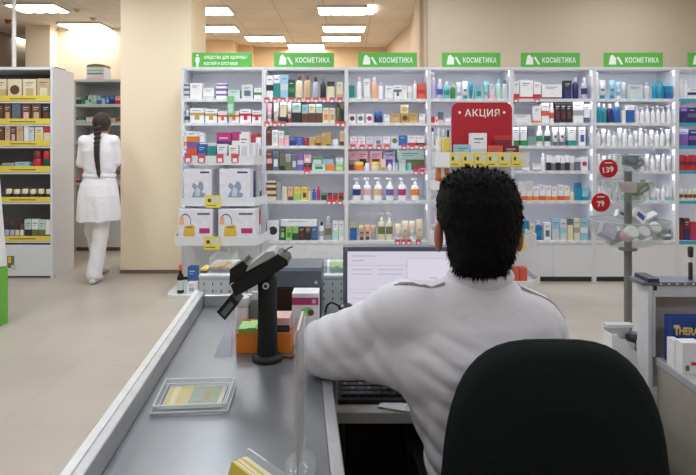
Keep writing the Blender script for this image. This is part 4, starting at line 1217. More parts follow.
cell(0, 1, 0, 1, M((190, 194, 180), .5), ZC + .0045)
cell(.02, .42, .05, .95, M((196, 180, 124), .5), ZC + .005)
cell(.10, .20, .05, .95, M((212, 202, 160), .5), ZC + .0055)
cell(.42, .92, .05, .95, M((146, 162, 134), .5), ZC + .005)
cell(.50, .66, .25, .75, M((150, 156, 150), .5), ZC + .0055)
cell(.68, .76, .35, .7, M((170, 140, 110), .5), ZC + .0055)
ins.build('banknote_insert', g)

# yellow leaflets in a clear holder, cut off by the bottom edge
g = thing('leaflet_box', 'yellow leaflets leaning in a clear holder at the bottom edge', 'leaflet holder', (-.16, .82, CZt))
U, Vd = Vector((.68, -.73, 0)), Vector((-.73, -.68, 0))
AP = Vector((-.178, .858, 0))


def leaf(mb, off, t, ln, ztop, mat, foot=.016, u0=0.0):
    a, b = AP + U * u0 - Vd * off, AP + U * (u0 + ln) - Vd * off
    vs = []
    for p in (a, b):
        for (sh, z) in ((foot, ZC), (0, ztop)):
            for tt in (0, t):
                q = p + Vd * (sh - tt)
                vs.append((q.x, q.y, z))
    mb.add(vs, [(0, 2, 6, 4), (1, 5, 7, 3), (0, 1, 3, 2), (4, 6, 7, 5), (2, 3, 7, 6), (0, 4, 5, 1)], mat)


mb = MB()
for k in range(6):
    leaf(mb, .0045 * k, .0035, .105, .838 - .001 * (k % 2), M((222, 198, 70) if k in (0, 3) else (232, 226, 190), .5, name='yellow_leaflet'), u0=.001 * (k % 3))
mb.build('leaflets', g)
mb = MB()
leaf(mb, .030, .003, .110, .846, M_clear, u0=-.004)
leaf(mb, -.006, .003, .110, .818, M_clear, .008, u0=-.004)
mb.build('clear_sleeve', g)

# clear sign holder seen edge-on
Yh = .905
xh = PX(300.5, Yh)
g = thing('sign_holder', 'clear sign holder seen edge-on at the counter front', 'sign holder', (xh, Yh, CZt))
MB().lathe([(.03, 0), (.033, .002), (.033, .004), (.018, .010), (.006, .013)], xh, Yh, ZC, m_acr, 24, .8, 1.6).build('foot', g)
mb = MB()
mb.box(xh - .0040, xh - .0024, Yh - .07, Yh + .07, ZC + .012, 1.035, m_acr)
mb.box(xh + .0024, xh + .0040, Yh - .07, Yh + .07, ZC + .012, 1.035, m_acr)
mb.build('clear_panel', g)
MB().box(xh - .0016, xh + .0016, Yh - .05, Yh + .05, ZC + .016, 1.040, M((216, 206, 202), .6, name='card')).build('card', g)

# payment terminal
Yt = 1.37
xt = PX(267.5, Yt)
g = thing('payment_terminal', 'black payment terminal tilted on a round-based post', 'card terminal', (xt, Yt, CZt))
MB().lathe([(.037, 0), (.038, .005), (.036, .010), (.028, .015)], xt, Yt, ZC, M_blackm, 28).build('base', g)
zj = PZ(283, Yt)
MB().lathe([(.026, .0155), (.0245, .05), (.023, zj - ZC - .02), (.0245, zj - ZC), (.021, zj - ZC + .015), (.010, zj - ZC + .028)], xt, Yt, ZC, M_blackm, 20).build('post', g)
MB().prism([(xt + .0075 * math.cos(t * .4), zj + .0075 * math.sin(t * .4)) for t in range(16)], Yt - .0325, Yt - .0255, M((214, 216, 220), .3, name='bright_ring'), 'y').prism([(xt + .0042 * math.cos(t * .4), zj + .0042 * math.sin(t * .4)) for t in range(16)], Yt - .0332, Yt - .0325, M_black, 'y').build('pivot_bolt', g)


def tp(pts): return [(PX(a, Yt), PZ(b, Yt)) for a, b in pts]


MB().prism(tp([(234, 281), (238, 292), (246, 288.5), (262, 279.5), (276, 270.5), (290, 261.5), (289, 256.5), (280, 251), (264, 262)]), Yt - .04, Yt + .045, M_black, 'y').build('housing', g, .004)
MB().prism(tp([(232.5, 281), (262, 262.5), (249, 262), (246, 257.5), (233, 266)]), Yt - .036, Yt + .04, M_black, 'y').build('card_reader', g, .003)
MB().prism(tp([(249, 268), (279, 251.5), (275.5, 247.5), (268.5, 249), (251, 262.5)]), Yt - .0412, Yt + .035, M((186, 190, 194), .25, name='silver_keypad'), 'y').build('keypad', g, .002)
MB().prism(tp([(219.8, 308), (228, 316), (241.5, 299.5), (234, 291)]), Yt - .034, Yt + .03, M_black, 'y').build('customer_display', g, .003)
MB().prism(tp([(224, 308.5), (228, 312.2), (237, 300.8), (233.6, 297.4)]), Yt - .0355, Yt - .0345, M((110, 116, 120), .2), 'y').build('display_edge', g)
MB().tube([(PX(284, Yt), Yt, PZ(252, Yt)), (PX(288, Yt), Yt, PZ(248.5, Yt)), (PX(293, Yt), Yt, PZ(246.5, Yt))], .0018, M_black, 6).build('stylus', g)
MB().tube([(xt + .038, Yt + .005, ZC + .004), (xt + .06, Yt, ZC + .003), (xt + .068, Yt + .03, ZC + .003), (xt + .10, Yt + .12, ZC + .003)], .002, M_black, 6).build('cable', g)

# orange display carton with its packs
Yo = 1.415
xa, xb = PX(236, Yo), PX(290, Yo)
za = PZ(337, Yo)
m_or = M((246, 140, 44), .4, name='orange_card')
g = thing('display_carton', 'open orange display carton behind the payment terminal', 'display box', ((xa + xb) / 2, Yo + .05, CZt))
mb = MB()
Yo0, Yo1 = 1.412, 1.51
xa, xb = PX(236, Yo0), PX(291, Yo0)
za = PZ(333.5, Yo0)
mb.box(xa, xb, Yo0, Yo0 + .002, ZC, za, m_or)
mb.box(xa, xb, Yo1 - .002, Yo1, ZC, za + .006, m_or)
mb.box(xa, xa + .002, Yo0 + .002, Yo1 - .002, ZC, za, m_or)
mb.box(xb - .002, xb, Yo0 + .002, Yo1 - .002, ZC, za, m_or)
mb.box(xa + .002, xb - .002, Yo0 + .002, Yo1 - .002, ZC, ZC + .002, m_or)
mb.build('tray', g)
for k in range(3):
    a = xa + .004 + k * .0225
    mb = carton_mb(a, a + .0215, Yo0 + .006, Yo0 + .07, ZC + .003, za + .010 + .002 * (k % 2), 'LG', 'G', 'patch')
    tag(mb.build('tea_pack'), ['lime green pack leftmost in the orange carton', 'lime green pack in the middle of the orange carton', 'lime green pack touching the post, orange carton'][k], 'pack', 'packs in the orange carton')
a = xa + .074
mb = MB().box(a, xb - .004, Yo0 + .006, Yo0 + .07, ZC + .003, PZ(319, Yo0), M((238, 196, 186), .4, name='pink_print'))
mb.box(a + .02, xb - .004, Yo0 + .0052, Yo0 + .006, za + .002, za + .019, CM('DK'))
for k in range(4):
    cx_ = a + .027 + k * .0105
    mb.prism([(cx_ + .0042 * math.cos(t * .785), za + .0105 + .0042 * math.sin(t * .785)) for t in range(8)], Yo0 + .0046, Yo0 + .0052, CM('BR'), 'y')
tag(mb.build('sweets_pack'), 'pink pack with dark dotted strip right of the terminal post', 'pack', 'packs in the orange carton')

# jars behind it
Yj = 1.60
g = thing('white_jar', 'white lidded plastic jar behind the orange carton', 'jar', (PX(242.5, Yj), Yj, CZt))
MB().lathe([(.019, 0), (.0205, .004), (.0205, .062), (.018, .068)], PX(242.5, Yj), Yj, ZC, CM('W', .3), 20).build('body', g)
MB().lathe([(.0215, .068), (.0215, .088), (.019, .091)], PX(242.5, Yj), Yj, ZC, CM('PG', .3), 20).build('lid', g)
g = thing('grey_bottle', 'grey green bottle between the white jar and terminal post', 'bottle', (PX(255, Yj), Yj, CZt))
MB().lathe([(.0145, 0), (.016, .004), (.016, .07), (.008, .085)], PX(255, Yj), Yj, ZC, M((104, 122, 116), .3), 20).build('body', g)
MB().lathe([(.009, .085), (.009, .105), (.008, .107)], PX(255, Yj), Yj, ZC, CM('PG', .3), 14).build('cap', g)

# leaflet propped against the carton
mb = MB()
p = [at(213.5, 358), at(231.5, 357)]
tpz = PZ(323, 1.47)
mb.add([(p[0][0], p[0][1], ZC), (p[1][0], p[1][1], ZC), (PX(234.5, 1.47), 1.47, PZ(331, 1.47)), (PX(230.5, 1.5), 1.5, tpz),
        (p[0][0], p[0][1] + .0008, ZC), (p[1][0], p[1][1] + .0008, ZC), (PX(234.5, 1.47), 1.4708, PZ(331, 1.47)), (PX(230.5, 1.5), 1.5008, tpz)],
       [(0, 1, 2, 3), (7, 6, 5, 4), (0, 4, 5, 1), (1, 5, 6, 2), (2, 6, 7, 3), (3, 7, 4, 0)], M((168, 170, 184), .5, name='leaflet_paper'))
tag(mb.build('leaflet'), 'pale grey leaflet propped beside the orange carton', 'leaflet')

# purple and white supplement carton
Ys = 1.47
xa, xb = PX(292, Ys), PX(318.5, Ys)
zt = PZ(293.5, Ys)
mb = MB().box(xa, xb, Ys, Ys + .06, ZC, zt, CM('W', .4))
hh = zt - ZC
mb.box(xa, xb, Ys - .0006, Ys, zt - .030, zt - .011, CM('M'))
mb.prism([(xb - .012 + .006 * math.cos(t * .785), zt - .0205 + .006 * math.sin(t * .785)) for t in range(8)], Ys - .0012, Ys - .0006, CM('P'), 'y')
cx_, cz_ = xa + .040, zt - .048
mb.prism([(cx_ + .017 * math.cos(t * .393), cz_ + .012 * math.sin(t * .393)) for t in range(16)], Ys - .0006, Ys, CM('LG'), 'y')
mb.prism([(cx_ + .010 + .008 * math.cos(t * .393), cz_ - .002 + .008 * math.sin(t * .393)) for t in range(16)], Ys - .0012, Ys - .0006, CM('BR'), 'y')
mb.box(xa + .008, xb - .03, Ys - .0006, Ys, ZC + .04, ZC + .07, CM('PG'))
mb.box(xa + .008, xb - .02, Ys - .0006, Ys, ZC + .01, ZC + .03, CM('LC'))
tag(mb.build('supplement_carton'), 'white carton with magenta band and fruit picture beside his elbow', 'carton')

# receipt printer
Ypn = 1.63
xa, xb = PX(274, Ypn), PX(321.5, Ypn)
zt = PZ(268.5, Ypn)
g = thing('receipt_printer', 'dark grey receipt printer behind the magenta-banded carton', 'printer', ((xa + xb) / 2, Ypn + .08, CZt))
MB().box(xa + .002, xb - .002, Ypn + .004, Ypn + .16, ZC, PZ(288, Ypn), M_black).build('housing', g, .004)
MB().prism([(Ypn, PZ(287.5, Ypn)), (Ypn + .002, zt - .008), (Ypn + .01, zt), (Ypn + .15, zt), (Ypn + .16, PZ(287.5, Ypn))], xa, xb, M((96, 106, 120), .35, name='slate_plastic'), 'x').build('lid', g, .003)
MB().box(xb - .02, xb - .012, Ypn - .001, Ypn + .001, PZ(284, Ypn), PZ(281, Ypn), CM('PG')).build('power_light', g)

# ------------------------------------------------------------------ low perforated gondola behind the counter
Yg = 1.895
xa, xb = PX(199.5, Yg), PX(349, Yg)
zg = PZ(275, Yg)
g = thing('low_gondola', 'low pale perforated metal shelf back beyond the counter end', 'shelf unit', ((xa + xb) / 2, Yg + .15, 0))
m_gon = M((232, 240, 244), .4, .0, name='pale_enamel')
MB().box(xa, xb, Yg, Yg + .012, 0, zg - .011, m_gon).build('perforated_back', g)
slots = MB()
k = 0
x = xa + .014
while x < xb - .01:
    for z in (zg - .03, zg - .055, zg - .08):
        slots.box(x, x + .003, Yg - .0008, Yg - .0001, z - .005, z + .005, M_dark)
    x += .029
    k += 1
slots.build('slots', g)
MB().box(xa - .003, xb + .003, Yg - .004, Yg + .26, zg - .0105, zg, m_gon).build('top_ledge', g, .002)
MB().box(xa, xb, Yg + .013, Yg + .26, .02, .08, m_gon).build('base_shelf', g)
for a in (xa, xb - .02):
    MB().box(a, a + .02, Yg + .2, Yg + .22, .081, zg - .011, m_gon).build('upright', g)
# clear bins on the ledge
for n, (a, b, top, lab) in enumerate([(208.5, 231.5, 258, 'clear bin of yellow packs above the counter end'), (306, 327, 258, 'clear bin of grey packs right of the printer'), (329, 345, 262, 'clear bin of green packs beside the monitor edge')]):
    Yq = Yg + .03
    x0, x1 = PX(a, Yq), PX(b, Yq)
    z1 = PZ(top, Yq)
    q = MB()
    for (u0, u1, v0, v1, w0, w1) in ((x0, x1, Yq, Yq + .003, .003, 1), (x0, x1, Yq + .117, Yq + .12, .003, 1), (x0, x0 + .003, Yq + .003, Yq + .117, .003, 1), (x1 - .003, x1, Yq + .003, Yq + .117, .003, 1)):
        q.box(u0, u1, v0, v1, zg + .0006, z1, M_clear)
    q.box(x0 + .003, x1 - .003, Yq + .003, Yq + .117, zg + .0006, zg + .003, M_clear)
    tag(q.build('clear_bin'), lab, 'bin', 'clear bins on the low shelf')
    cc = [('GO', 'BR'), ('GR', 'PG'), ('LG', 'G')][n]
    for k in range(3):
        u = x0 + .006 + k * (x1 - x0 - .012) / 3
        w = (x1 - x0 - .012) / 3 - .001
        tag(carton_mb(u, u + w, Yq + .008, Yq + .1, zg + .0036, zg + .018 + .004 * ((k + n) % 2), cc[0], cc[1], 'half').build('small_pack'),
            f'{CW[cc[0]]} pack, {["left", "middle", "right"][k]} one in the clear bin {["above the counter end", "right of the printer", "by the monitor"][n]}', 'pack', 'packs in the clear bins')
for k in range(2):
    u = PX(201 + k * 3.6, Yg + .04)
    tag(carton_mb(u, u + .011, Yg + .03, Yg + .1, zg + .0006, zg + .013, 'Y', 'BR', 'half').build('small_pack'), ['yellow pack at left end of the low shelf', 'yellow pack between shelf end and clear bin'][k], 'pack', 'packs in the clear bins')

# ------------------------------------------------------------------ desk, keyboard, monitor, scanner, papers
ZD = .68
xd0, xd1, yd0, yd1 = -.033, .70, 1.35, 1.865
m_desk = M((178, 176, 170), .45, name='grey_desktop', noise=.04)
g = thing('cash_desk', 'low grey cash desk holding keyboard and monitor', 'desk', (.35, 1.6, 0))
MB().box(xd0, xd1, yd0, yd1, ZD - .028, ZD, m_desk).build('desktop', g, .003)
MB().box(xd0 + .003, xd0 + .02, yd0 + .03, yd1 - .01, 0, ZD - .029, M_dark).build('side_panel', g)
MB().box(xd1 - .02, xd1, yd0 + .03, yd1 - .01, 0, ZD - .029, M_dark).build('side_panel', g)
MB().box(xd0 + .021, xd1 - .021, yd1 - .03, yd1 - .012, .05, ZD - .029, M_dark).build('back_panel', g)

Yk0, Yk1 = 1.392, 1.552
g = thing('keyboard', 'black computer keyboard under his left arm', 'keyboard', (.17, 1.48, ZD))
MB().prism([(Yk0, ZD + .0006), (Yk1, ZD + .0006), (Yk1, ZD + .022), (Yk0, ZD + .012)], -.025, .40, M_blackm, 'x').build('case', g, .003)
m_key = M((28, 30, 34), .5, name='key_plastic')
ks = MB()
for rI in range(6):
    y0 = Yk0 + .014 + rI * .0235
    zz = ZD + .012 + (y0 - Yk0) / .16 * .010
    for cI in range(20):
        x0 = -.016 + cI * .0205
        ks.box(x0, x0 + .0175, y0, y0 + .0195, zz, zz + .007, m_key)
        if rI > 0 and (cI + rI) % 2 == 0:
            ks.box(x0 + .005, x0 + .009, y0 + .008, y0 + .013, zz + .007, zz + .0073, M((170, 176, 190) if (cI + rI) % 6 else (90, 130, 200), .5))
o = ks.build('keys', g)
o['kind'] = 'stuff'

for k, (dx, dy, rot, cc) in enumerate(((.0, .0, -.35, (226, 226, 232)), (.012, -.028, -.25, (196, 198, 206)))):
    mb = MB()
    mb.xf = Matrix.Translation((.105 + dx, 1.405 + dy, ZD + .0006 + .0002)) @ Matrix.Rotation(rot, 4, 'Z')
    if k == 0:
        mb.xf = Matrix.Translation((.108, 1.374, ZD + .0034)) @ Matrix.Rotation(rot, 4, 'Z')
        mb.box(-.032, .034, -.014, .026, 0, .0012, M(cc, .5))
    else:
        mb.xf = Matrix.Translation((.124, 1.368, ZD + .0006)) @ Matrix.Rotation(rot, 4, 'Z')
        mb.box(-.034, .03, -.012, .012, 0, .0022, M(cc, .5))
    tag(mb.build('paper_slip'), ['white paper slip lying on top beside his waist', 'greyish paper slip underneath the white one on the desk'][k], 'paper', 'paper slips on the desk edge')

# monitor
Ym = 1.64
x0, x1 = PX(343, Ym), PX(343, Ym) + .43
z1 = PZ(247, Ym)
z0 = z1 - .30
g = thing('monitor', 'computer monitor with lit pale screen in front of the man', 'monitor', ((x0 + x1) / 2, Ym + .02, ZD))
m_bez = M((96, 104, 122), .4, name='grey_bezel')
bz = .013
mb = MB()
mb.box(x0, x1, Ym, Ym + .035, z0, z0 + .02, m_bez)
mb.box(x0, x1, Ym, Ym + .035, z1 - bz, z1, m_bez)
mb.box(x0, x0 + bz, Ym, Ym + .035, z0 + .02, z1 - bz, m_bez)
mb.box(x1 - bz, x1, Ym, Ym + .035, z0 + .02, z1 - bz, m_bez)
mb.box(x0 + bz, x1 - bz, Ym + .02, Ym + .035, z0 + .02, z1 - bz, m_bez)
mb.build('bezel', g)
m_scr = EM((228, 222, 238), .80, 'lit_screen')
m_scl = EM((200, 194, 214), .74, 'screen_lines')
m_scw = EM((234, 226, 240), .82, 'screen_field')
sc = MB()
sx0, sx1, sz0, sz1 = x0 + bz, x1 - bz, z0 + .02, z1 - bz
sc.box(sx0, sx1, Ym + .008, Ym + .019, sz0, sz1, m_scr)
W_, H_ = sx1 - sx0, sz1 - sz0


def sbox(u0, u1, v0, v1, m, e=.0004):
    sc.box(sx0 + W_ * u0, sx0 + W_ * u1, Ym + .008 - e, Ym + .008, sz1 - H_ * v1, sz1 - H_ * v0, m)


sbox(.03, .20, .05, .062, m_scl)
sbox(.03, .12, .10, .112, m_scl)
sbox(.0, 1, .155, .160, m_scl)
for v in (.20, .25):
    sbox(.03, .18, v, v + .01, m_scl)
    sbox(.22, .40, v, v + .01, m_scl)
sbox(.43, .98, .085, .33, m_scl)
sbox(.435, .975, .09, .325, m_scw, .0008)
sbox(.60, .66, .29, .302, m_scl, .0012)
sbox(.0, 1, .42, .424, m_scl)
for v in (.46, .52, .58, .64):
    sbox(.03, .9, v, v + .006, m_scl)
sc.build('screen', g)
sm = M((120, 150, 210), .4)
MB().box(x0 + .006, x0 + .014, Ym - .0008, Ym, z1 - .010, z1 - .003, sm).build('maker_sticker', g)
MB().prism([(Ym + .036, z0 + .10), (Ym + .07, z0 + .10), (Ym + .09, ZD + .012), (Ym + .05, ZD + .012)], (x0 + x1) / 2 - .04, (x0 + x1) / 2 + .04, M_black, 'x').build('neck', g)
MB().lathe([(.11, 0), (.11, .008), (.06, .0118)], (x0 + x1) / 2, Ym + .07, ZD + .0005, M_black, 24, 1, .75).build('base', g)

# hand scanner in its stand, with cable
Yx = 1.56
xs_ = PX(347, Yx)
g = thing('barcode_scanner', 'black hand scanner in a stand above his left arm', 'scanner', (xs_, Yx, ZD))
MB().lathe([(.028, 0), (.028, .01), (.012, .014), (.007, .02), (.007, .165)], xs_ - .016, Yx + .034, ZD + .0006, M_black, 14).build('stand', g)
MB().sphere((xs_ - .004, Yx + .034, PZ(310.5, Yx)), (.022, .03, .0105), M_black, 16, 10).build('scanner_head', g)
MB().sphere((xs_ - .001, Yx + .004, PZ(309, Yx)), (.005, .004, .004), M((60, 70, 90), .1), 10, 8).build('scan_window', g)
pts = []
for k in range(13):
    t = k / 12
    pts.append((xs_ - .02 - .042 * math.sin(math.pi * t * .62), Yx + .045, PZ(312, Yx) + .030 * math.sin(math.pi * t * 1.1) * (1 - t * .4) - .032 * t))
MB().tube(pts, .003, M_black, 8).build('cable', g)

# ------------------------------------------------------------------ right-hand counter with its back panel
YR = 1.52
xr0 = PX(655, YR)
ZR = .75
m_tau = M((168, 162, 150), .5, name='taupe_laminate', noise=.03)
m_gry = M((170, 172, 176), .4, name='grey_worktop')
g = thing('side_counter', 'grey side counter with open white hutch at the right edge', 'counter', (xr0 + .3, 1.0, 0))
MB().box(xr0, xr0 + .6, -.2, YR - .001, ZR - .02, ZR, m_gry).build('worktop', g, .002)
MB().box(xr0 + .004, xr0 + .022, -.18, YR - .003, 0, ZR - .0205, m_tau).build('front_panel', g)
MB().box(xr0 + .0225, xr0 + .6, YR - .02, YR - .003, 0, ZR - .0205, m_tau).build('end_panel', g)
zh = PZ(284, YR + .02)
xh0 = PX(640.5, YR + .04)
MB().box(xh0, PX(653, YR), YR, YR + .06, 0, zh, M((214, 216, 220), .35, name='hutch_white')).build('upright', g, .002)
MB().box(PX(653, YR) + .0005, xr0 + .6, YR + .045, YR + .06, ZR - .1, zh - .001, M((196, 196, 194), .6, name='hutch_grey')).build('back_panel', g)
MB().box(PX(653, YR) + .0005, xr0 + .6, YR + .0, YR + .012, zh - .030, zh - .001, M((206, 210, 214), .4)).build('header_panel', g)
MB().box(PX(653, YR) + .0005, PX(655.5, YR), YR + .0, YR + .044, ZR + .0005, zh - .031, M((214, 216, 220), .35)).build('frame_strip', g)
rl = MB().box(PX(641.5, YR), xr0 + .6, YR - .002, YR + .07, zh + .0005, zh + .010, M((120, 126, 134), .4, .5, name='steel_rail'))
for k in range(16):
    rl.box(xr0 + .012 + k * .022, xr0 + .018 + k * .022, YR - .0028, YR - .002, zh + .003, zh + .007, M((230, 232, 236), .4))
rl.build('perforated_rail', g)
MB().prism([(xh0 - .002, YR - .004), (PX(659, YR), YR - .004), (PX(659, YR), YR + .072), (xh0 - .002, YR + .072)], zh + .0102, zh + .020, M((44, 54, 76), .4, name='navy_plastic')).build('corner_cap', g, .003)
MB().box(PX(653.4, YR), PX(656.2, YR), YR - .004, YR - .0005, PZ(290, YR), PZ(285.5, YR), M_dark).build('lock', g)

# flu remedy box with its lettering
Yb2 = 1.472
xa = PX(671, Yb2)
zt = PZ(317.5, Yb2)
g = thing('remedy_carton', 'blue remedy carton with gold lettering on the side counter', 'carton', (xa + .07, Yb2 + .03, ZR))
MB().box(xa, xa + .15, Yb2, Yb2 + .032, ZR + .0005, zt, M((24, 58, 140), .3, name='blue_card')).build('carton', g, .001)
MB().prism([(xa + .006, zt - .066), (xa + .15, zt - .072), (xa + .15, zt - .062), (xa + .05, zt - .058), (xa + .012, zt - .060)], Yb2 - .0008, Yb2 - .0002, M((206, 130, 50), .4), 'y').build('gold_swoosh', g)
text('lettering', 'THERAFLU', .03, M((234, 206, 110), .35, name='gold_lettering'), g, xa + .007, Yb2 - .0012, zt - .034, width=.100, height=.020, align='LEFT', bold=.0008, rot=Matrix.Rotation(math.radians(3), 3, 'Y'))
text('lettering', 'T', .03, M((234, 206, 110), .35, name='gold_lettering'), g, xa + .007, Yb2 - .0013, zt - .033, width=.0145, height=.027, align='LEFT', bold=.0008)
for (x0_, x1_, y_, yt_, yb_, lab, c2) in ((674.5, 681.5, 1.436, 341, 0, 'small white carton left of the barcoded one, before the blue carton', None), (682.5, 702, 1.405, 343, 0, 'white carton with red mark and barcode at right edge', 'R')):
    mb = MB().box(PX(x0_, y_), PX(x1_, y_), y_, y_ + .034, ZR + .0005, PZ(yt_, y_), CM('W', .4))
    if c2:
        a = PX(x0_, y_)
        mb.box(a + .022, a + .04, y_ - .0006, y_, ZR + .022, ZR + .03, CM('R'))
        for k in range(5):
            mb.box(a + .008 + k * .002, a + .009 + k * .002, y_ - .0006, y_, ZR + .008, ZR + .022, CM('DK'))
    tag(mb.build('white_carton'), lab, 'carton', 'white cartons on the side counter')
# tester tube on the hutch top
xq = PX(690.5, YR + .03)
g = thing('tester_tube', 'black and white tester tube standing on the hutch rail', 'tube', (xq, YR + .03, zh + .0105))
MB().lathe([(.0055, 0), (.0055, .045), (.003, .048)], xq, YR + .03, zh + .0106, CM('DK'), 12).build('body', g)
MB().lathe([(.0062, .048), (.0062, .062)], xq, YR + .03, zh + .0106, CM('W'), 12).build('ring', g)
MB().lathe([(.0068, .062), (.0072, .088), (.005, .091)], xq, YR + .03, zh + .0106, CM('DK'), 12).build('cap', g)

# white card box with torn edge beside the hutch, on a little pedestal
Yw = 1.62
xa, xb = PX(612, Yw), PX(638.5, Yw)
pz = PZ(372, Yw)
g = thing('card_tray', 'white card tray with wavy cut edge beside the hutch', 'tray', ((xa + xb) / 2, Yw + .04, pz))
m_wc = M((240, 240, 244), .5, name='white_card')
fr = [(xa, pz + .0005), (xb, pz + .0005), (xb, PZ(352, Yw)), (PX(631, Yw), PZ(348, Yw)), (PX(626, Yw), PZ(340, Yw)), (PX(620, Yw), PZ(339, Yw)), (PX(617, Yw), PZ(334, Yw)), (PX(613.5, Yw), PZ(335, Yw)), (xa, PZ(338, Yw))]
mb = MB().prism(fr, Yw, Yw + .002, m_wc, 'y')
mb.box(xa, xb, Yw + .053, Yw + .055, pz + .0005, PZ(331.5, Yw), m_wc)
mb.box(xa, xa + .002, Yw + .002, Yw + .053, pz + .0005, PZ(335, Yw), m_wc)
mb.box(xb - .002, xb, Yw + .002, Yw + .053, pz + .0005, PZ(340, Yw), m_wc)
mb.box(xa + .002, xb - .002, Yw + .002, Yw + .053, pz + .0005, pz + .0025, m_wc)
mb.build('tray', g)
MB().box(xa - .002, xb + .002, Yw + .03, Yw + .056, PZ(331, Yw), PZ(328, Yw), GLASS((226, 226, 232), .7, .2)).build('clear_lid', g)
tag(MB().lathe([(.0, 0), (.026, 0), (.03, .006), (.03, .014), (.024, .018), (.0, .018)], PX(634, Yw + .03), Yw + .028, PZ(339, Yw + .04), CM('DK'), 18, .8, .72).lathe([(.0, .0181), (.02, .0181), (.022, .0182), (.018, .024), (0, .024)], PX(634, Yw + .03), Yw + .028, PZ(339, Yw + .04), CM('SL'), 18, .8, .72).build('lens_case'),
    'dark round case lying in the white card tray', 'case')
tag(carton_mb(xa + .008, xb - .008, Yw + .006, Yw + .049, pz + .003, PZ(339.5, Yw + .04), 'PG', 'GR', 'half').build('filler_carton'), 'pale carton inside the white card tray', 'carton')
g = thing('drawer_pedestal', 'white drawer pedestal under the card tray, behind the chair', 'cabinet', ((xa + xb) / 2, Yw + .1, 0))
MB().box(xa - .004, xb + .004, Yw - .008, Yw + .06, .03, pz, m_wc).build('body', g, .003)
for k in range(2):
    d = MB().box(xa, xb, Yw - .020, Yw - .0085, .06 + k * .26, .30 + k * .26, m_wc).build('drawer', g)
    MB().box(xa + .012, xb - .012, Yw - .030, Yw - .0205, .20 + k * .26, .215 + k * .26, M_alu).build('handle', d)
MB().box(xa, xb, Yw, Yw + .055, 0, .0295, M_dark).build('plinth', g)

# ------------------------------------------------------------------ organic bodies: blended distance fields, meshed by surface nets


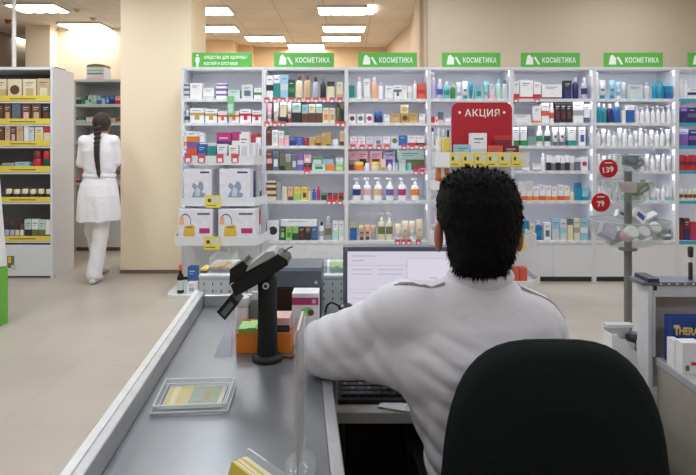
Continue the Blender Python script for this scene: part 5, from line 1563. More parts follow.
class SDF:
    def __init__(s, lo, hi, h):
        s.lo, s.h = np.array(lo, float), h
        s.n = np.ceil((np.array(hi) - s.lo) / h).astype(int) + 1
        s.F = np.full(s.n, .15, np.float32)

    def sub(s, lo, hi, m):
        a = np.clip(np.floor((np.array(lo) - m - s.lo) / s.h).astype(int), 0, s.n - 1)
        b = np.clip(np.ceil((np.array(hi) + m - s.lo) / s.h).astype(int) + 1, 1, s.n)
        ax = [(s.lo[i] + s.h * np.arange(a[i], b[i])).astype(np.float32) for i in range(3)]
        X, Y, Z = np.meshgrid(*ax, indexing='ij')
        return (slice(a[0], b[0]), slice(a[1], b[1]), slice(a[2], b[2])), X, Y, Z

    def put(s, sl, d, k, op='u'):
        f = s.F[sl]
        if op == 'u':
            if k <= 0:
                s.F[sl] = np.minimum(f, d)
            else:
                hh = np.clip(.5 + .5 * (f - d) / k, 0, 1)
                s.F[sl] = f * (1 - hh) + d * hh - k * hh * (1 - hh)
        else:
            s.F[sl] = np.maximum(f, -d)

    def cone(s, a, b, ra, rb, k=.02, op='u', sq=None):
        a, b = np.array(a, float), np.array(b, float)
        R = max(ra, rb)
        sl, X, Y, Z = s.sub(np.minimum(a, b) - R, np.maximum(a, b) + R, .05)
        q = np.array(sq if sq else (1, 1, 1), float)
        ba = (b - a) / q
        px, py, pz = (X - a[0]) / q[0], (Y - a[1]) / q[1], (Z - a[2]) / q[2]
        t = np.clip((px * ba[0] + py * ba[1] + pz * ba[2]) / max(1e-9, ba @ ba), 0, 1)
        d = np.sqrt((px - ba[0] * t) ** 2 + (py - ba[1] * t) ** 2 + (pz - ba[2] * t) ** 2) - (ra + (rb - ra) * t)
        s.put(sl, d * min(q), k, op)

    def ell(s, c, r, k=.02, op='u'):
        c, r = np.array(c, float), np.array(r, float)
        sl, X, Y, Z = s.sub(c - r, c + r, .05)
        a, b, e = (X - c[0]) / r[0], (Y - c[1]) / r[1], (Z - c[2]) / r[2]
        k0 = np.sqrt(a * a + b * b + e * e) + 1e-6
        k1 = np.sqrt((a / r[0]) ** 2 + (b / r[1]) ** 2 + (e / r[2]) ** 2) + 1e-6
        s.put(sl, k0 * (k0 - 1) / k1, k, op)

    def loft(s, sec, k=.02, p=2.0, fold=None):
        """sec rows: z, cx, cy, rx, ry (rising z)"""
        A = np.array(sec, float)
        R = A[:, 3:].max()
        lo = (A[:, 1].min() - R, A[:, 2].min() - R, A[0, 0])
        hi = (A[:, 1].max() + R, A[:, 2].max() + R, A[-1, 0])
        sl, X, Y, Z = s.sub(lo, hi, .05)
        z1 = Z[0, 0, :]
        zc = np.clip(z1, A[0, 0], A[-1, 0])
        cx, cy, rx, ry = [np.interp(zc, A[:, 0], A[:, i]) for i in range(1, 5)]
        u, v = np.abs((X - cx) / rx), np.abs((Y - cy) / ry)
        d = ((u ** p + v ** p) ** (1 / p) - 1) * np.minimum(rx, ry)
        out = np.maximum(A[0, 0] - z1, z1 - A[-1, 0])
        d = np.where(out > 0, np.sqrt(np.maximum(d, 0) ** 2 + np.maximum(out, 0) ** 2), np.maximum(d, out * 1.0))
        if fold is not None:
            d = d + fold(X, Y, Z)
        s.put(sl, d, k)

    def apply(s, fn):
        sl, X, Y, Z = s.sub(s.lo, s.lo + s.h * (s.n - 1), 0)
        s.F[sl] = fn(s.F[sl], X, Y, Z)

    def mesh(s):
        Fv = s.F
        S = Fv < 0
        n = Fv.shape
        c = [S[i:n[0] - 1 + i, j:n[1] - 1 + j, k:n[2] - 1 + k] for i in (0, 1) for j in (0, 1) for k in (0, 1)]
        cnt = sum(q.astype(np.int8) for q in c)
        act = (cnt > 0) & (cnt < 8)
        I = np.argwhere(act)
        idx = -np.ones(act.shape, np.int64)
        idx[act] = np.arange(len(I))
        acc = np.zeros((len(I), 3))
        num = np.zeros(len(I))
        cor = [(i, j, k) for i in (0, 1) for j in (0, 1) for k in (0, 1)]
        for a in cor:
            for ax in range(3):
                if a[ax]:
                    continue
                b = list(a)
                b[ax] = 1
                fa = Fv[I[:, 0] + a[0], I[:, 1] + a[1], I[:, 2] + a[2]]
                fb = Fv[I[:, 0] + b[0], I[:, 1] + b[1], I[:, 2] + b[2]]
                m = (fa < 0) != (fb < 0)
                t = np.where(m, fa / np.where(m, fa - fb, 1), 0)
                p = np.tile(np.array(a, float), (len(I), 1))
                p[:, ax] += t
                acc[m] += p[m]
                num[m] += 1
        V = (I + acc / num[:, None]) * s.h + s.lo
        quads = []
        for ax in range(3):
            o1, o2 = [(1, 2), (2, 0), (0, 1)][ax]
            sa = [slice(None)] * 3
            sb = [slice(None)] * 3
            sa[ax] = slice(0, n[ax] - 1)
            sb[ax] = slice(1, n[ax])
            A_, B_ = S[tuple(sa)], S[tuple(sb)]
            E = np.argwhere(A_ != B_)
            ok = (E[:, o1] > 0) & (E[:, o2] > 0) & (E[:, o1] < n[o1] - 1) & (E[:, o2] < n[o2] - 1)
            E = E[ok]
            fl = A_[E[:, 0], E[:, 1], E[:, 2]]
            e1 = np.zeros(3, int)
            e2 = np.zeros(3, int)
            e1[o1] = 1
            e2[o2] = 1

            def g_(q): return idx[q[:, 0], q[:, 1], q[:, 2]]
            qd = np.stack([g_(E - e1 - e2), g_(E - e2), g_(E), g_(E - e1)], 1)
            quads.append(np.where(fl[:, None], qd, qd[:, ::-1]))
        Q = np.concatenate(quads)
        return V, Q

    def build(s, name, parent, mats, region=None, smooth=2, disp=None):
        V, Q = s.mesh()
        if disp is not None:
            V = disp(V)
        o0 = np.array(ORG[parent.name])
        me = bpy.data.meshes.new(name)
        me.vertices.add(len(V))
        me.vertices.foreach_set('co', (V - o0).astype(np.float32).ravel())
        me.loops.add(len(Q) * 4)
        me.loops.foreach_set('vertex_index', Q.ravel().astype(np.int32))
        me.polygons.add(len(Q))
        me.polygons.foreach_set('loop_start', np.arange(0, len(Q) * 4, 4, dtype=np.int32))
        me.update(calc_edges=True)
        me.validate()
        for m in mats:
            me.materials.append(m)
        me.polygons.foreach_set('use_smooth', np.ones(len(me.polygons), bool))
        if region is not None:
            c = V[Q].mean(1)
            if len(me.polygons) == len(Q):
                me.polygons.foreach_set('material_index', region(c).astype(np.int32))
        me.update()
        o = bpy.data.objects.new(name, me)
        COL.objects.link(o)
        o.parent = parent
        ORG[o.name] = Vector(o0)
        if smooth:
            sm_ = o.modifiers.new('smooth', 'SMOOTH')
            sm_.iterations = smooth
            sm_.factor = .5
        return o


def hand(S, w, f, n, side, curl=1.0):
    """five-fingered hand from the wrist w along f, palm normal n (towards what it touches); side = +1/-1 puts the thumb"""
    w, f, n = Vector(w), Vector(f).normalized(), Vector(n)
    n = (n - f * n.dot(f)).normalized()
    sd = f.cross(n) * side
    for i, L in enumerate((.070, .078, .072, .056)):
        off = (1.5 - i) * .0205
        kn = w + f * (.082 - .004 * abs(i - 1.2)) + sd * off
        S.cone(w + f * .012 + sd * off * .55, kn, .0145, .0115, .012)
        p = kn
        for (t, a) in ((.46, 18), (.30, 45), (.24, 65)):
            an = math.radians(a) * curl
            q = p + (f * math.cos(an) + n * math.sin(an)) * L * t + sd * off * .06
            S.cone(p, q, .0086, .0078, .003)
            p = q
    t0 = w + f * .022 + sd * .022
    t1 = t0 + (f * .6 + sd * .75 + n * .25).normalized() * .038
    t2 = t1 + (f * .85 + sd * .3 + n * .35).normalized() * .034
    S.cone(t0, t1, .0125, .0105, .010)
    S.cone(t1, t2, .0105, .0085, .003)


m_skin = M((172, 110, 92), .5, name='skin', noise=.06, scale=60)
m_lip = M((176, 96, 86), .45, name='lips')
m_eye = M((232, 230, 226), .2, name='eye')


def cloth_mat(name, c, s1=9, strength=.35):
    m = bpy.data.materials.new(name)
    m.use_nodes = True
    nt = m.node_tree
    b = nt.nodes['Principled BSDF']
    b.inputs['Base Color'].default_value = lin(c)
    b.inputs['Roughness'].default_value = .85
    b.inputs['Specular IOR Level'].default_value = .2
    b.inputs['Sheen Weight'].default_value = .15
    tc = nt.nodes.new('ShaderNodeTexCoord')
    n1 = nt.nodes.new('ShaderNodeTexNoise')
    n1.inputs['Scale'].default_value = s1
    n1.inputs['Detail'].default_value = 3
    n1.inputs['Distortion'].default_value = 1.2
    nt.links.new(tc.outputs['Object'], n1.inputs['Vector'])
    n2 = nt.nodes.new('ShaderNodeTexNoise')
    n2.inputs['Scale'].default_value = 500
    nt.links.new(tc.outputs['Object'], n2.inputs['Vector'])
    ad = nt.nodes.new('ShaderNodeMath')
    ad.operation = 'MULTIPLY_ADD'
    ad.inputs[1].default_value = .04
    nt.links.new(n2.outputs['Fac'], ad.inputs[0])
    nt.links.new(n1.outputs['Fac'], ad.inputs[2])
    bp = nt.nodes.new('ShaderNodeBump')
    bp.inputs['Strength'].default_value = strength
    bp.inputs['Distance'].default_value = .03
    nt.links.new(ad.outputs[0], bp.inputs['Height'])
    nt.links.new(bp.outputs['Normal'], b.inputs['Normal'])
    return m


m_shirt = cloth_mat('white_shirt_cloth', (228, 227, 236), 8, .14)
m_coat = cloth_mat('white_coat_cloth', (238, 236, 240), 10, .3)
m_trou = cloth_mat('dark_trouser_cloth', (34, 34, 40), 10, .3)
m_hairm = M((12, 11, 11), .75, spec=.15, name='black_hair', noise=.3, scale=120, bump=.5, bscale=320)
m_hairb = M((42, 28, 24), .5, name='dark_brown_hair', noise=.3, scale=120, bump=.5, bscale=320)

# ------------------------------------------------------------------ the man at the till
man = thing('person', 'seated dark-haired man in white shirt, seen from behind, at the till', 'person', (.35, 1.17, 0))
SH_L, EL_L, WR_L = (.112, 1.190, .962), (-.042, 1.278, .864), (.100, 1.475, .772)
SH_R, EL_R, WR_R = (.380, 1.190, .938), (.430, 1.27, .735), (.325, 1.455, .745)
S = SDF((-.17, .95, -.01), (.62, 1.80, 1.31), .0045)
# legs and trunk (slim, inside the clothes)
S.loft([(.44, .35, 1.17, .14, .10), (.60, .34, 1.165, .13, .09), (.75, .315, 1.175, .135, .09), (.88, .29, 1.19, .145, .09), (.97, .283, 1.2, .12, .07), (1.02, .283, 1.205, .06, .055)], .03)
for sx in (-1, 1):
    hx = .35 + sx * .085
    S.cone((hx, 1.18, .50), (hx + sx * .03, 1.60, .50), .062, .048, .02)
    S.cone((hx + sx * .03, 1.60, .50), (hx + sx * .03, 1.63, .10), .048, .034, .02)
    S.cone((hx + sx * .03, 1.62, .04), (hx + sx * .04, 1.74, .03), .030, .024, .02)
S.cone((.283, 1.205, 1.0), (.284, 1.215, 1.10), .056, .053, .03)
HC = (.2845, 1.232, 1.163)
S.ell(HC, (.073, .092, .102), .02)
S.ell((.2845, 1.265, 1.105), (.055, .060, .062), .03)
S.cone((.2845, 1.322, 1.168), (.2845, 1.340, 1.132), .008, .013, .010)
S.ell((.2845, 1.318, 1.095), (.022, .012, .006), .006)
for sx in (-1, 1):
    S.ell((.2845 + sx * .030, 1.318, 1.165), (.014, .008, .007), .004)
    S.ell((.2845 + sx * .0875, 1.220, 1.124), (.0095, .018, .034), .006)
    S.cone((.2845 + sx * .082, 1.226, 1.150), (.2845 + sx * .085, 1.224, 1.106), .006, .006, .006)
for (sh, el, wr, sd) in ((SH_L, EL_L, WR_L, -1), (SH_R, EL_R, WR_R, 1)):
    S.cone((.283, 1.2, .97), sh, .055, .05, .03)
    S.cone(sh, el, .046, .038, .02)
    S.cone(el, wr, .040, .027, .02)
    d = Vector(wr) - Vector(el)
    d.z *= .25
    hand(S, wr, d + Vector((0, .05, 0)), (0, 0, -1), 1 if sd < 0 else -1, .55)


def man_region(c):
    r = np.zeros(len(c))
    r[(np.abs(c[:, 0] - .2845) < .023) & (c[:, 1] > 1.312) & (np.abs(c[:, 2] - 1.095) < .009)] = 1
    for sx in (-1, 1):
        r[(np.abs(c[:, 0] - .2845 - sx * .030) < .013) & (c[:, 1] > 1.318) & (np.abs(c[:, 2] - 1.165) < .006)] = 2
    return r


S.build('body', man, [m_skin, m_lip, m_eye], man_region, 1)

# shirt
S = SDF((-.19, .98, .42), (.63, 1.52, 1.09), .005)


def fold_t(X, Y, Z):
    # drapes pulled from the left arm down across the back towards the seat, and a crease over the shoulder blades
    t = (X - .13) * .8 + (Z - .80) * 1.25
    a = np.exp(-((X - .17) / .085) ** 2) * np.exp(-((Z - .68) / .16) ** 2)
    f1 = .0042 * a * (1 - 2 * np.abs(np.sin(t * 60 + .8 * np.sin(Z * 21)))) * np.clip((X - .16) * 16 + .3, .15, 1)
    b = np.exp(-((Z - .86) / .07) ** 2)
    f2 = .004 * b * np.sin((Z + .35 * np.abs(X - .285)) * 75)
    # armhole seams and the pull lines that run off them
    f3 = .0045 * np.exp(-((X - .097 - .10 * (Z - .93)) / .006) ** 2) + .0045 * np.exp(-((X - .432 + .25 * (Z - .93)) / .006) ** 2)
    u = (X - .40) * .7 - (Z - .90) * 1.0
    f4 = .003 * np.exp(-((X - .41) / .07) ** 2 - ((Z - .89) / .06) ** 2) * (1 - 2 * np.abs(np.sin(u * 62)))
    v = (Z - .93) + .5 * (X - .13)
    f5 = .003 * np.exp(-((X - .19) / .06) ** 2 - ((Z - .90) / .06) ** 2) * (1 - 2 * np.abs(np.sin(v * 70)))
    return f1 * 1.4 + f2 * .4 + f3 * np.exp(-((Z - .90) / .09) ** 4) + f4 + f5


S.loft([(.43, .350, 1.165, .172, .125), (.55, .347, 1.163, .172, .120), (.64, .337, 1.160, .166, .115), (.74, .320, 1.168, .178, .115), (.83, .300, 1.180, .188, .118), (.90, .287, 1.188, .186, .112),
        (.955, .284, 1.197, .165, .094), (.995, .284, 1.203, .118, .075), (1.02, .284, 1.206, .078, .066), (1.046, .284, 1.208, .063, .062)], .02, 2.3, fold_t)
for (sh, el, wr, q) in ((SH_L, EL_L, WR_L, 0), (SH_R, EL_R, WR_R, 1)):
    S.cone((.284, 1.203, .978), (sh[0], sh[1], sh[2] + .005), .058, .056, .035)
    S.cone(sh, el, .064, .063, .035)
    mid = tuple(el[i] + (wr[i] - el[i]) * .55 for i in range(3))
    S.cone(el, mid, .060, .050, .03)
    if q == 0:
        S.cone((.0, 1.250, .866), (.135, 1.165, .868), .050, .052, .04)
    # turned-up cuff
    c2 = tuple(el[i] + (wr[i] - el[i]) * .48 for i in range(3))
    S.cone(c2, mid, .053, .053, .008)


def sleeve_folds(Fd, X, Y, Z):
    a, b = np.array(SH_L), np.array(EL_L)
    ba = b - a
    t = ((X - a[0]) * ba[0] + (Y - a[1]) * ba[1] + (Z - a[2]) * ba[2]) / (ba @ ba)
    m = np.clip(t * 4, 0, 1) * np.clip((1.35 - t) * 3, 0, 1) * (X < .2)
    g_ = .0032 * (1 - 1.7 * np.abs(np.sin(t * 6.5 + (Z - .9) * 34 + 1.0 * np.sin(t * 5)))) * m
    g_ += .0012 * np.sin(t * 22 - (Z - .9) * 60) * m
    a, b = np.array(SH_R), np.array(EL_R)
    ba = b - a
    t = ((X - a[0]) * ba[0] + (Y - a[1]) * ba[1] + (Z - a[2]) * ba[2]) / (ba @ ba)
    m = np.clip(t * 5, 0, 1) * np.clip((1.3 - t) * 3, 0, 1) * (X > .36)
    g_ += .004 * np.sin(t * 24 + X * 60) * m
    return Fd + g_.astype(np.float32)


S.apply(sleeve_folds)
# resting sleeve flattened by the counter
S.apply(lambda Fd, X, Y, Z: np.where((X < -.03), np.maximum(Fd, (CZt + .004) - Z), Fd))
SHIRT = S


def shirt_top(x, y):
    i, j = int(round((x - SHIRT.lo[0]) / SHIRT.h)), int(round((y - SHIRT.lo[1]) / SHIRT.h))
    c = np.where(SHIRT.F[i, j, :] < 0)[0]
    return SHIRT.lo[2] + SHIRT.h * (c.max() + .5) if len(c) else 1.0


shirt = S.build('shirt', man, [m_shirt], None, 2)
# collar and epaulettes
col = MB()
n = 28
vs, fs = [], []
for (r, z, dy) in ((.070, 1.028, 0), (.072, 1.046, -.002), (.068, 1.055, -.002), (.060, 1.050, 0), (.060, 1.030, 0)):
    for i in range(n):
        a = 2 * math.pi * i / n
        vs.append((.284 + r * math.cos(a), 1.207 + r * .98 * math.sin(a) + dy, z - .012 * max(0, math.sin(a))))
for j in range(4):
    for i in range(n):
        fs.append((j * n + i, j * n + (i + 1) % n, (j + 1) * n + (i + 1) % n, (j + 1) * n + i))
col.add(vs, fs, m_shirt, True)
col.build('collar', shirt)
m_ep_shade = M((160, 156, 164), .8, name='epaulette_edge_shade')  # shade under the epaulette edge, painted as a darker strip
for sx in (-1, 1):
    ep = MB()
    vs, ns = [], 9
    for k in range(ns):
        x = .284 + sx * (.082 + (.105 if sx < 0 else .09) * k / (ns - 1))
        for (y, u) in ((1.172, 0), (1.1755, 1), (1.206, 1), (1.214, 0)):
            zz = shirt_top(x, y)
            vs.append((x, y, zz + .0035 * u + .0005))
    fs, fd = [], []
    for k in range(ns - 1):
        for j in range(3):
            f = (4 * k + j, 4 * k + j + 1, 4 * k + j + 5, 4 * k + j + 4)
            f = f if sx < 0 else f[::-1]
            (fd if j == 0 else fs).append(f)
    n0 = len(ep.v)
    ep.add(vs, fs, m_shirt, True)
    ep.add(vs, fd, m_ep_shade, True)
    ep.build('epaulette', shirt)

# trousers and shoes
S = SDF((.12, .98, -.01), (.58, 1.80, .66), .007)
S.loft([(.455, .35, 1.17, .165, .125), (.52, .35, 1.17, .165, .12), (.60, .345, 1.165, .158, .112)], .03)
for sx in (-1, 1):
    hx = .35 + sx * .085
    S.cone((hx, 1.18, .525), (hx + sx * .03, 1.60, .515), .082, .066, .03)
    S.cone((hx + sx * .03, 1.60, .51), (hx + sx * .03, 1.635, .13), .066, .055, .03)
S.build('trousers', man, [m_trou], None, 2)
for sx in (-1, 1):
    S = SDF((.12, 1.5, -.012), (.58, 1.85, .16), .006)
    hx = .35 + sx * .115
    S.cone((hx, 1.62, .05), (hx + sx * .01, 1.76, .040), .046, .040, .02)
    S.cone((hx, 1.62, .05), (hx, 1.625, .11), .046, .046, .02)
    S.apply(lambda Fd, X, Y, Z: np.maximum(Fd, .002 - Z))
    S.build('shoe', man, [M_black], None, 1)

# hair: short, spiky at the crown, tapering to the nape
S = SDF((.16, 1.08, 1.02), (.41, 1.36, 1.30), .0035)
rows = [(1.055, 475.5, .050, 1.172, .042), (1.066, 475.5, .057, 1.178, .052), (1.083, 477, .0655, 1.188, .066), (1.102, 479, .071, 1.198, .078), (1.131, 480, .079, 1.208, .092), (1.163, 479, .0895, 1.216, .102), (1.206, 478.5, .089, 1.222, .106),
        (1.2385, 478, .079, 1.224, .094), (1.256, 478, .065, 1.224, .078), (1.266, 477, .048, 1.222, .058), (1.274, 476, .024, 1.220, .03)]
S.loft([(z, .2845 + (px - 479) * .00215, cy, rx, ry) for (z, px, rx, cy, ry) in rows], .01, 2.1)


def hair_cut(Fd, X, Y, Z):
    face = Y - (1.232 + np.clip(Z - 1.165, 0, 1) * 1.3)
    # leave the ears free
    ear = .026 - np.sqrt(((Y - 1.226) / .9) ** 2 + ((Z - 1.122) / 1.25) ** 2)
    ear = np.where(np.abs(X - .2845) > .07, ear, -1)
    d = np.maximum(Fd, face)
    d = np.maximum(d, ear)
    n_ = .0014 * np.sin(X * 260 + 3 * np.sin(Z * 90)) * np.sin(Z * 120 + 2 * np.sin(X * 80)) + .0008 * np.sin(Y * 330 + X * 150) * np.sin(Z * 210)
    return d + n_.astype(np.float32)


S.apply(hair_cut)
hair = S.build('hair', man, [m_hairm], None, 1)
V, Q = S.mesh()
tf = MB()
rnd = np.random.RandomState(5)
ctr_ = np.array([.2845, 1.215, 1.165])
for i in rnd.choice(len(V), 2200):
    p = V[i]
    if p[1] > 1.24:
        continue
    nrm = p - ctr_
    nrm[1] *= .9
    nrm /= np.linalg.norm(nrm)
    low = p[2] < 1.10
    if not low and p[2] < 1.235 and rnd.rand() < .75:
        continue
    dirv = nrm * (.22 if not low else .06) + np.array([.25 * (p[0] - .2845) / .09 + .25 * (rnd.rand() - .5), -.1, -.75 if p[2] < 1.22 else .15]) + (rnd.rand(3) - .5) * .2
    dirv /= np.linalg.norm(dirv)
    L = (.005 + .005 * rnd.rand()) * (1.0 if not low else 1.5)
    sd = np.cross(dirv, nrm)
    sd /= (np.linalg.norm(sd) + 1e-6)
    w = .0022
    b = p - nrm * .002
    tip = p + dirv * L + nrm * .001
    tf.add([tuple(b - sd * w), tuple(b + sd * w), tuple(b + nrm * w * 1.5), tuple(tip)], [(0, 1, 2), (0, 3, 1), (1, 3, 2), (2, 3, 0)], m_hairm, True)
t_ = tf.build('hair_tufts', hair)
t_['kind'] = 'stuff'

# ------------------------------------------------------------------ office chair
m_fab = M((25, 33, 33), .9, spec=.2, name='black_green_fabric', noise=.25, scale=300, bump=.4, bscale=900)
CHX, CHY = .372, 1.17
g = thing('office_chair', 'dark padded office chair in the foreground, back to the camera', 'office chair', (CHX, CHY, 0))
yb_ = .995


def back_outline(k=1.0, n=48):
    pts = []
    hw, zt_, zb_ = .204 * k, .970, .50
    for i in range(n):
        a = 2 * math.pi * i / n
        ca, sa = math.cos(a), math.sin(a)
        e = 2.0 / 3.1 if sa > 0 else 2.0 / 4
        x = hw * math.copysign(abs(ca) ** e, ca)
        zz = math.copysign(abs(sa) ** e, sa)
        z = .72 + zz * ((zt_ - .72) * k if zz > 0 else (.72 - zb_) * k)
        pts.append((x, z))
    return pts


def backrest(name, layers, mat, parent):
    vs, fs = [], []
    n = 48
    for (k, dy) in layers:
        for (x, z) in back_outline(k, n):
            cv = .30 * x * x           # curved round the sitter
            vs.append((CHX + x * (1.0 + .10 * (.72 - z) / .25 if z < .97 else 1.0), yb_ + dy + cv + .02 * ((z - .72) / .25) ** 2, z))
    for j in range(len(layers) - 1):
        for i in range(n):
            fs.append((j * n + i, j * n + (i + 1) % n, (j + 1) * n + (i + 1) % n, (j + 1) * n + i))
    fs = [f[::-1] for f in fs]
    mb = MB().add(vs, fs, mat, True)
    L = len(layers) - 1
    mb.add(vs[:n], [tuple(range(n))], mat, True)
    mb.add(vs[L * n:], [tuple(range(n))[::-1]], mat, True)
    return mb.build(name, parent)


backrest('backrest', [(.55, -.030), (.80, -.029), (.90, -.027), (.955, -.022), (.985, -.014), (.998, -.004)], m_fab, g)
backrest('backrest_pad', [(1.0, -.0035), (1.0, .008), (.985, .018), (.93, .026), (.75, .030), (.4, .032)], m_fab, g)
st = MB()
n = 40
vs, fs = [], []
for (k, z) in ((.90, .372), (.98, .380), (1.0, .395), (1.0, .415), (.985, .428), (.93, .438), (.6, .441)):
    for i in range(n):
        a = 2 * math.pi * i / n
        ca, sa = math.cos(a), math.sin(a)
        vs.append((CHX + .235 * k * math.copysign(abs(ca) ** .5, ca), CHY + .05 + .225 * k * math.copysign(abs(sa) ** .5, sa), z))
for j in range(6):
    for i in range(n):
        fs.append((j * n + i, j * n + (i + 1) % n, (j + 1) * n + (i + 1) % n, (j + 1) * n + i))
st.add(vs, fs, m_fab, True)
st.add(vs[:n], [tuple(range(n))[::-1]], m_fab)
st.add(vs[-n:], [tuple(range(n))], m_fab)
st.build('seat', g)
MB().tube([(CHX, CHY, .36), (CHX, 1.03, .352), (CHX, .965, .40), (CHX, .952, .52), (CHX, .958, .60)], .022, M_black, 10).build('back_bar', g)
MB().lathe([(.07, .356), (.07, .3715)], CHX, CHY, 0, M_black, 20).lathe([(.025, .11), (.025, .24), (.018, .241), (.018, .356)], CHX, CHY, 0, M_black, 16).build('gas_column', g)
for k in range(5):
    a = 2 * math.pi * k / 5 + .3
    ex, ey = CHX + .27 * math.cos(a), CHY + .27 * math.sin(a)
    lg = MB().tube([(CHX, CHY, .115), (CHX + .14 * math.cos(a), CHY + .14 * math.sin(a), .10), (ex, ey, .078)], .022, M_black, 8, .014).build('leg', g)
    cs = MB()
    cs.xf = Matrix.Translation((ex, ey, .0285)) @ Matrix.Rotation(a, 4, 'Z') @ Matrix.Rotation(math.pi / 2, 4, 'X')
    cs.lathe([(.01, -.022), (.027, -.020), (.028, -.004), (.012, -.003), (.012, .003), (.028, .004), (.027, .020), (.01, .022)], 0, 0, 0, M_black, 16)
    cs.xf = None
    cs.box(ex - .008, ex + .008, ey - .008, ey + .008, .04, .078, M_black)
    cs.build('caster', lg)

# ------------------------------------------------------------------ the woman at the stockroom shelf
WY = 5.45
k_ = WY / F


def wx(px): return (px - CX) * k_


def wz(py): return H - (py - HY) * k_


woman = thing('person', 'woman in white coat and trousers with long dark braid, walking away', 'person', (wx(96), WY, 0))
cxw = wx(100)
SL, SR = (wx(84.5), WY, wz(141)), (wx(113.5), WY, wz(141))
ELl, ELr = (wx(80), WY + .03, wz(166)), (wx(115.8), WY + .04, wz(164))
WRl, WRr = (wx(80), WY + .15, wz(184)), (wx(104), WY + .21, wz(168))
S = SDF((wx(70), WY - .25, -.01), (wx(128), WY + .62, 1.69), .006)
S.loft([(.80, cxw, WY, .15, .11), (.95, cxw, WY, .14, .10), (1.08, cxw, WY, .115, .085), (1.25, cxw, WY, .125, .09), (1.38, cxw, WY, .13, .075), (1.43, cxw, WY, .06, .05)], .03)
HCW = (wx(101.2), WY + .02, wz(123.5))
S.cone((cxw, WY, 1.40), (HCW[0], WY + .01, 1.52), .05, .048, .02)
S.ell(HCW, (.070, .088, .098), .02)
S.ell((HCW[0], WY + .055, HCW[2] - .06), (.05, .055, .055), .03)
S.cone((HCW[0], WY + .108, HCW[2] + .0), (HCW[0], WY + .122, HCW[2] - .035), .008, .012, .01)
for sx in (-1, 1):
    S.ell((HCW[0] + sx * .077, WY + .02, HCW[2] - .02), (.007, .016, .028), .006)
    S.ell((HCW[0] + sx * .029, WY + .103, HCW[2] + .0), (.013, .008, .007), .004)
S.ell((HCW[0], WY + .104, HCW[2] - .068), (.02, .010, .006), .005)
for (sh, el, wr, sd) in ((SL, ELl, WRl, -1), (SR, ELr, WRr, 1)):
    S.cone((cxw, WY, 1.38), sh, .05, .042, .03)
    S.cone(sh, el, .040, .034, .02)
    S.cone(el, wr, .035, .022, .02)
    d = Vector(wr) - Vector(el)
    hand(S, wr, d, (0, 0, -1), 1 if sd < 0 else -1, .6)
HIPL, HIPR = (wx(92), WY, .86), (wx(104), WY, .86)
KNL, KNR = (wx(86.5), WY + .14, .48), (wx(101), WY - .01, .47)
ANL, ANR = (wx(84.5), WY + .36, .085), (wx(95.5), WY - .03, .075)
for (a, b, c_) in ((HIPL, KNL, ANL), (HIPR, KNR, ANR)):
    S.cone(a, b, .075, .05, .03)
    S.cone(b, c_, .05, .034, .03)
    S.cone((c_[0], c_[1] - .02, .035), (c_[0], c_[1] + .13, .025), .028, .024, .02)


def wr_region(c):
    r = np.zeros(len(c))
    r[(np.abs(c[:, 0] - HCW[0]) < .02) & (c[:, 1] > WY + .1) & (np.abs(c[:, 2] - HCW[2] + .068) < .008)] = 1
    return r


S.build('body', woman, [m_skin, m_lip], wr_region, 1)
# coat: fitted bodice, belted waist, flared skirt with folds
S = SDF((wx(70), WY - .28, .56), (wx(128), WY + .30, 1.50), .0065)


def coat_fold(X, Y, Z):
    m = np.clip((1.0 - Z) / .35, 0, 1)
    a = np.arctan2(Y - WY, X - cxw)
    return (.005 * m * np.sin(a * 5 + 2.2 * np.sin(Z * 7)) + .002 * m * np.sin(a * 11 + Z * 9) + .003 * np.sin(Z * 60 + X * 30) * np.exp(-((Z - 1.05) / .08) ** 2)).astype(np.float32)


S.loft([(.60, wx(98.2), WY + .01, .205, .160), (.72, wx(98.2), WY + .005, .200, .155), (.85, wx(98.6), WY, .190, .145), (.95, wx(99), WY, .172, .13), (1.02, wx(99.5), WY, .148, .108), (1.06, wx(99.6), WY, .147, .105), (1.15, cxw, WY, .155, .108), (1.28, cxw, WY, .165, .112), (1.37, cxw, WY, .160, .095),
        (1.42, cxw, WY, .11, .07), (1.455, cxw, WY, .062, .058)], .015, 2.2, coat_fold)
for (sh, el) in ((SL, ELl), (SR, ELr)):
    S.cone((cxw, WY, 1.385), sh, .056, .052, .03)
    e2 = tuple(sh[i] + (el[i] - sh[i]) * .92 for i in range(3))
    S.cone(sh, e2, .052, .050, .025)
S.apply(lambda Fd, X, Y, Z: np.maximum(Fd, .597 - Z + .012 * np.sin(X * 16)))
coat = S.build('coat', woman, [m_coat], None, 2)
bl = MB()
n = 30
vs, fs = [], []
for (r, z) in ((1.02, 1.022), (1.045, 1.025), (1.045, 1.058), (1.02, 1.061)):
    for i in range(n):
        a = 2 * math.pi * i / n
        ca, sa = math.cos(a), math.sin(a)
        vs.append((wx(99.5) + .150 * r * math.copysign(abs(ca) ** .91, ca), WY + .109 * r * math.copysign(abs(sa) ** .91, sa), z))
for j in range(3):
    for i in range(n):
        fs.append((j * n + i, j * n + (i + 1) % n, (j + 1) * n + (i + 1) % n, (j + 1) * n + i))
bl.add(vs, fs, m_coat, True)
bl.build('belt', coat)
S = SDF((wx(70), WY - .25, .02), (wx(128), WY + .60, .95), .0065)
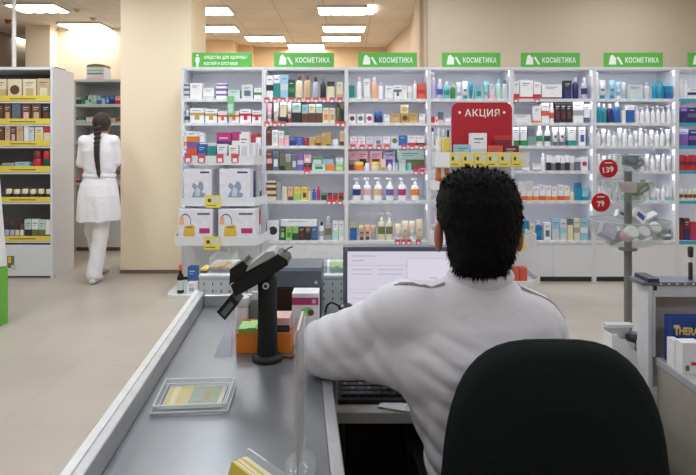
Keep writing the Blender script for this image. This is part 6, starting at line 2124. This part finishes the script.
for (a, b, c_, sx) in ((HIPL, KNL, ANL, -1), (HIPR, KNR, ANR, 1)):
    S.cone(a, b, .090, .070, .03)
    S.cone(b, (c_[0], c_[1], .085), .070, .072, .03)
S.apply(lambda Fd, X, Y, Z: np.maximum(Fd, .05 - Z) + (.0015 * np.sin(Z * 30 + X * 40)).astype(np.float32))
S.build('trousers', woman, [m_coat], None, 2)
for c_ in (ANL, ANR):
    S = SDF((wx(70), WY - .25, -.012), (wx(128), WY + .66, .13), .006)
    S.cone((c_[0], c_[1] - .035, .036), (c_[0], c_[1] + .135, .03), .036, .032, .015)
    S.apply(lambda Fd, X, Y, Z: np.maximum(Fd, .002 - Z))
    S.build('shoe', woman, [M((226, 224, 222), .5)], None, 1)
S = SDF((wx(88), WY - .2, .98), (wx(116), WY + .2, 1.70), .005)
S.ell((HCW[0], WY + .012, HCW[2] + .008), (.084, .096, .102), .01)


def w_cut(Fd, X, Y, Z):
    d = np.maximum(Fd, Y - (WY + .045 + np.clip(Z - HCW[2] - .03, 0, 1) * 1.2))
    d = np.maximum(d, (HCW[2] - .085) - Z)
    return d


S.apply(w_cut)
bp_ = [(HCW[0], WY - .075, HCW[2] - .03, .040), (HCW[0] + .004, WY - .09, HCW[2] - .12, .030), (HCW[0] + .008, WY - .115, 1.34, .026), (HCW[0] + .012, WY - .122, 1.22, .023), (HCW[0] + .022, WY - .118, 1.12, .018), (HCW[0] + .028, WY - .118, 1.075, .012)]
for a, b in zip(bp_[:-1], bp_[1:]):
    nseg = max(2, int(abs(a[2] - b[2]) / .03))
    for q in range(nseg):
        t = (q + .5) / nseg
        p = [a[i] + (b[i] - a[i]) * t for i in range(4)]
        for sx in (-1, 1):
            S.ell((p[0] + sx * p[3] * .35, p[1], p[2] + sx * .006), (p[3] * .78, p[3] * .8, .024), .006)
S.cone((bp_[-1][0], bp_[-1][1], 1.075), (bp_[-1][0] + .004, bp_[-1][1], 1.03), .019, .006, .008)
S.build('hair', woman, [m_hairb], None, 1)
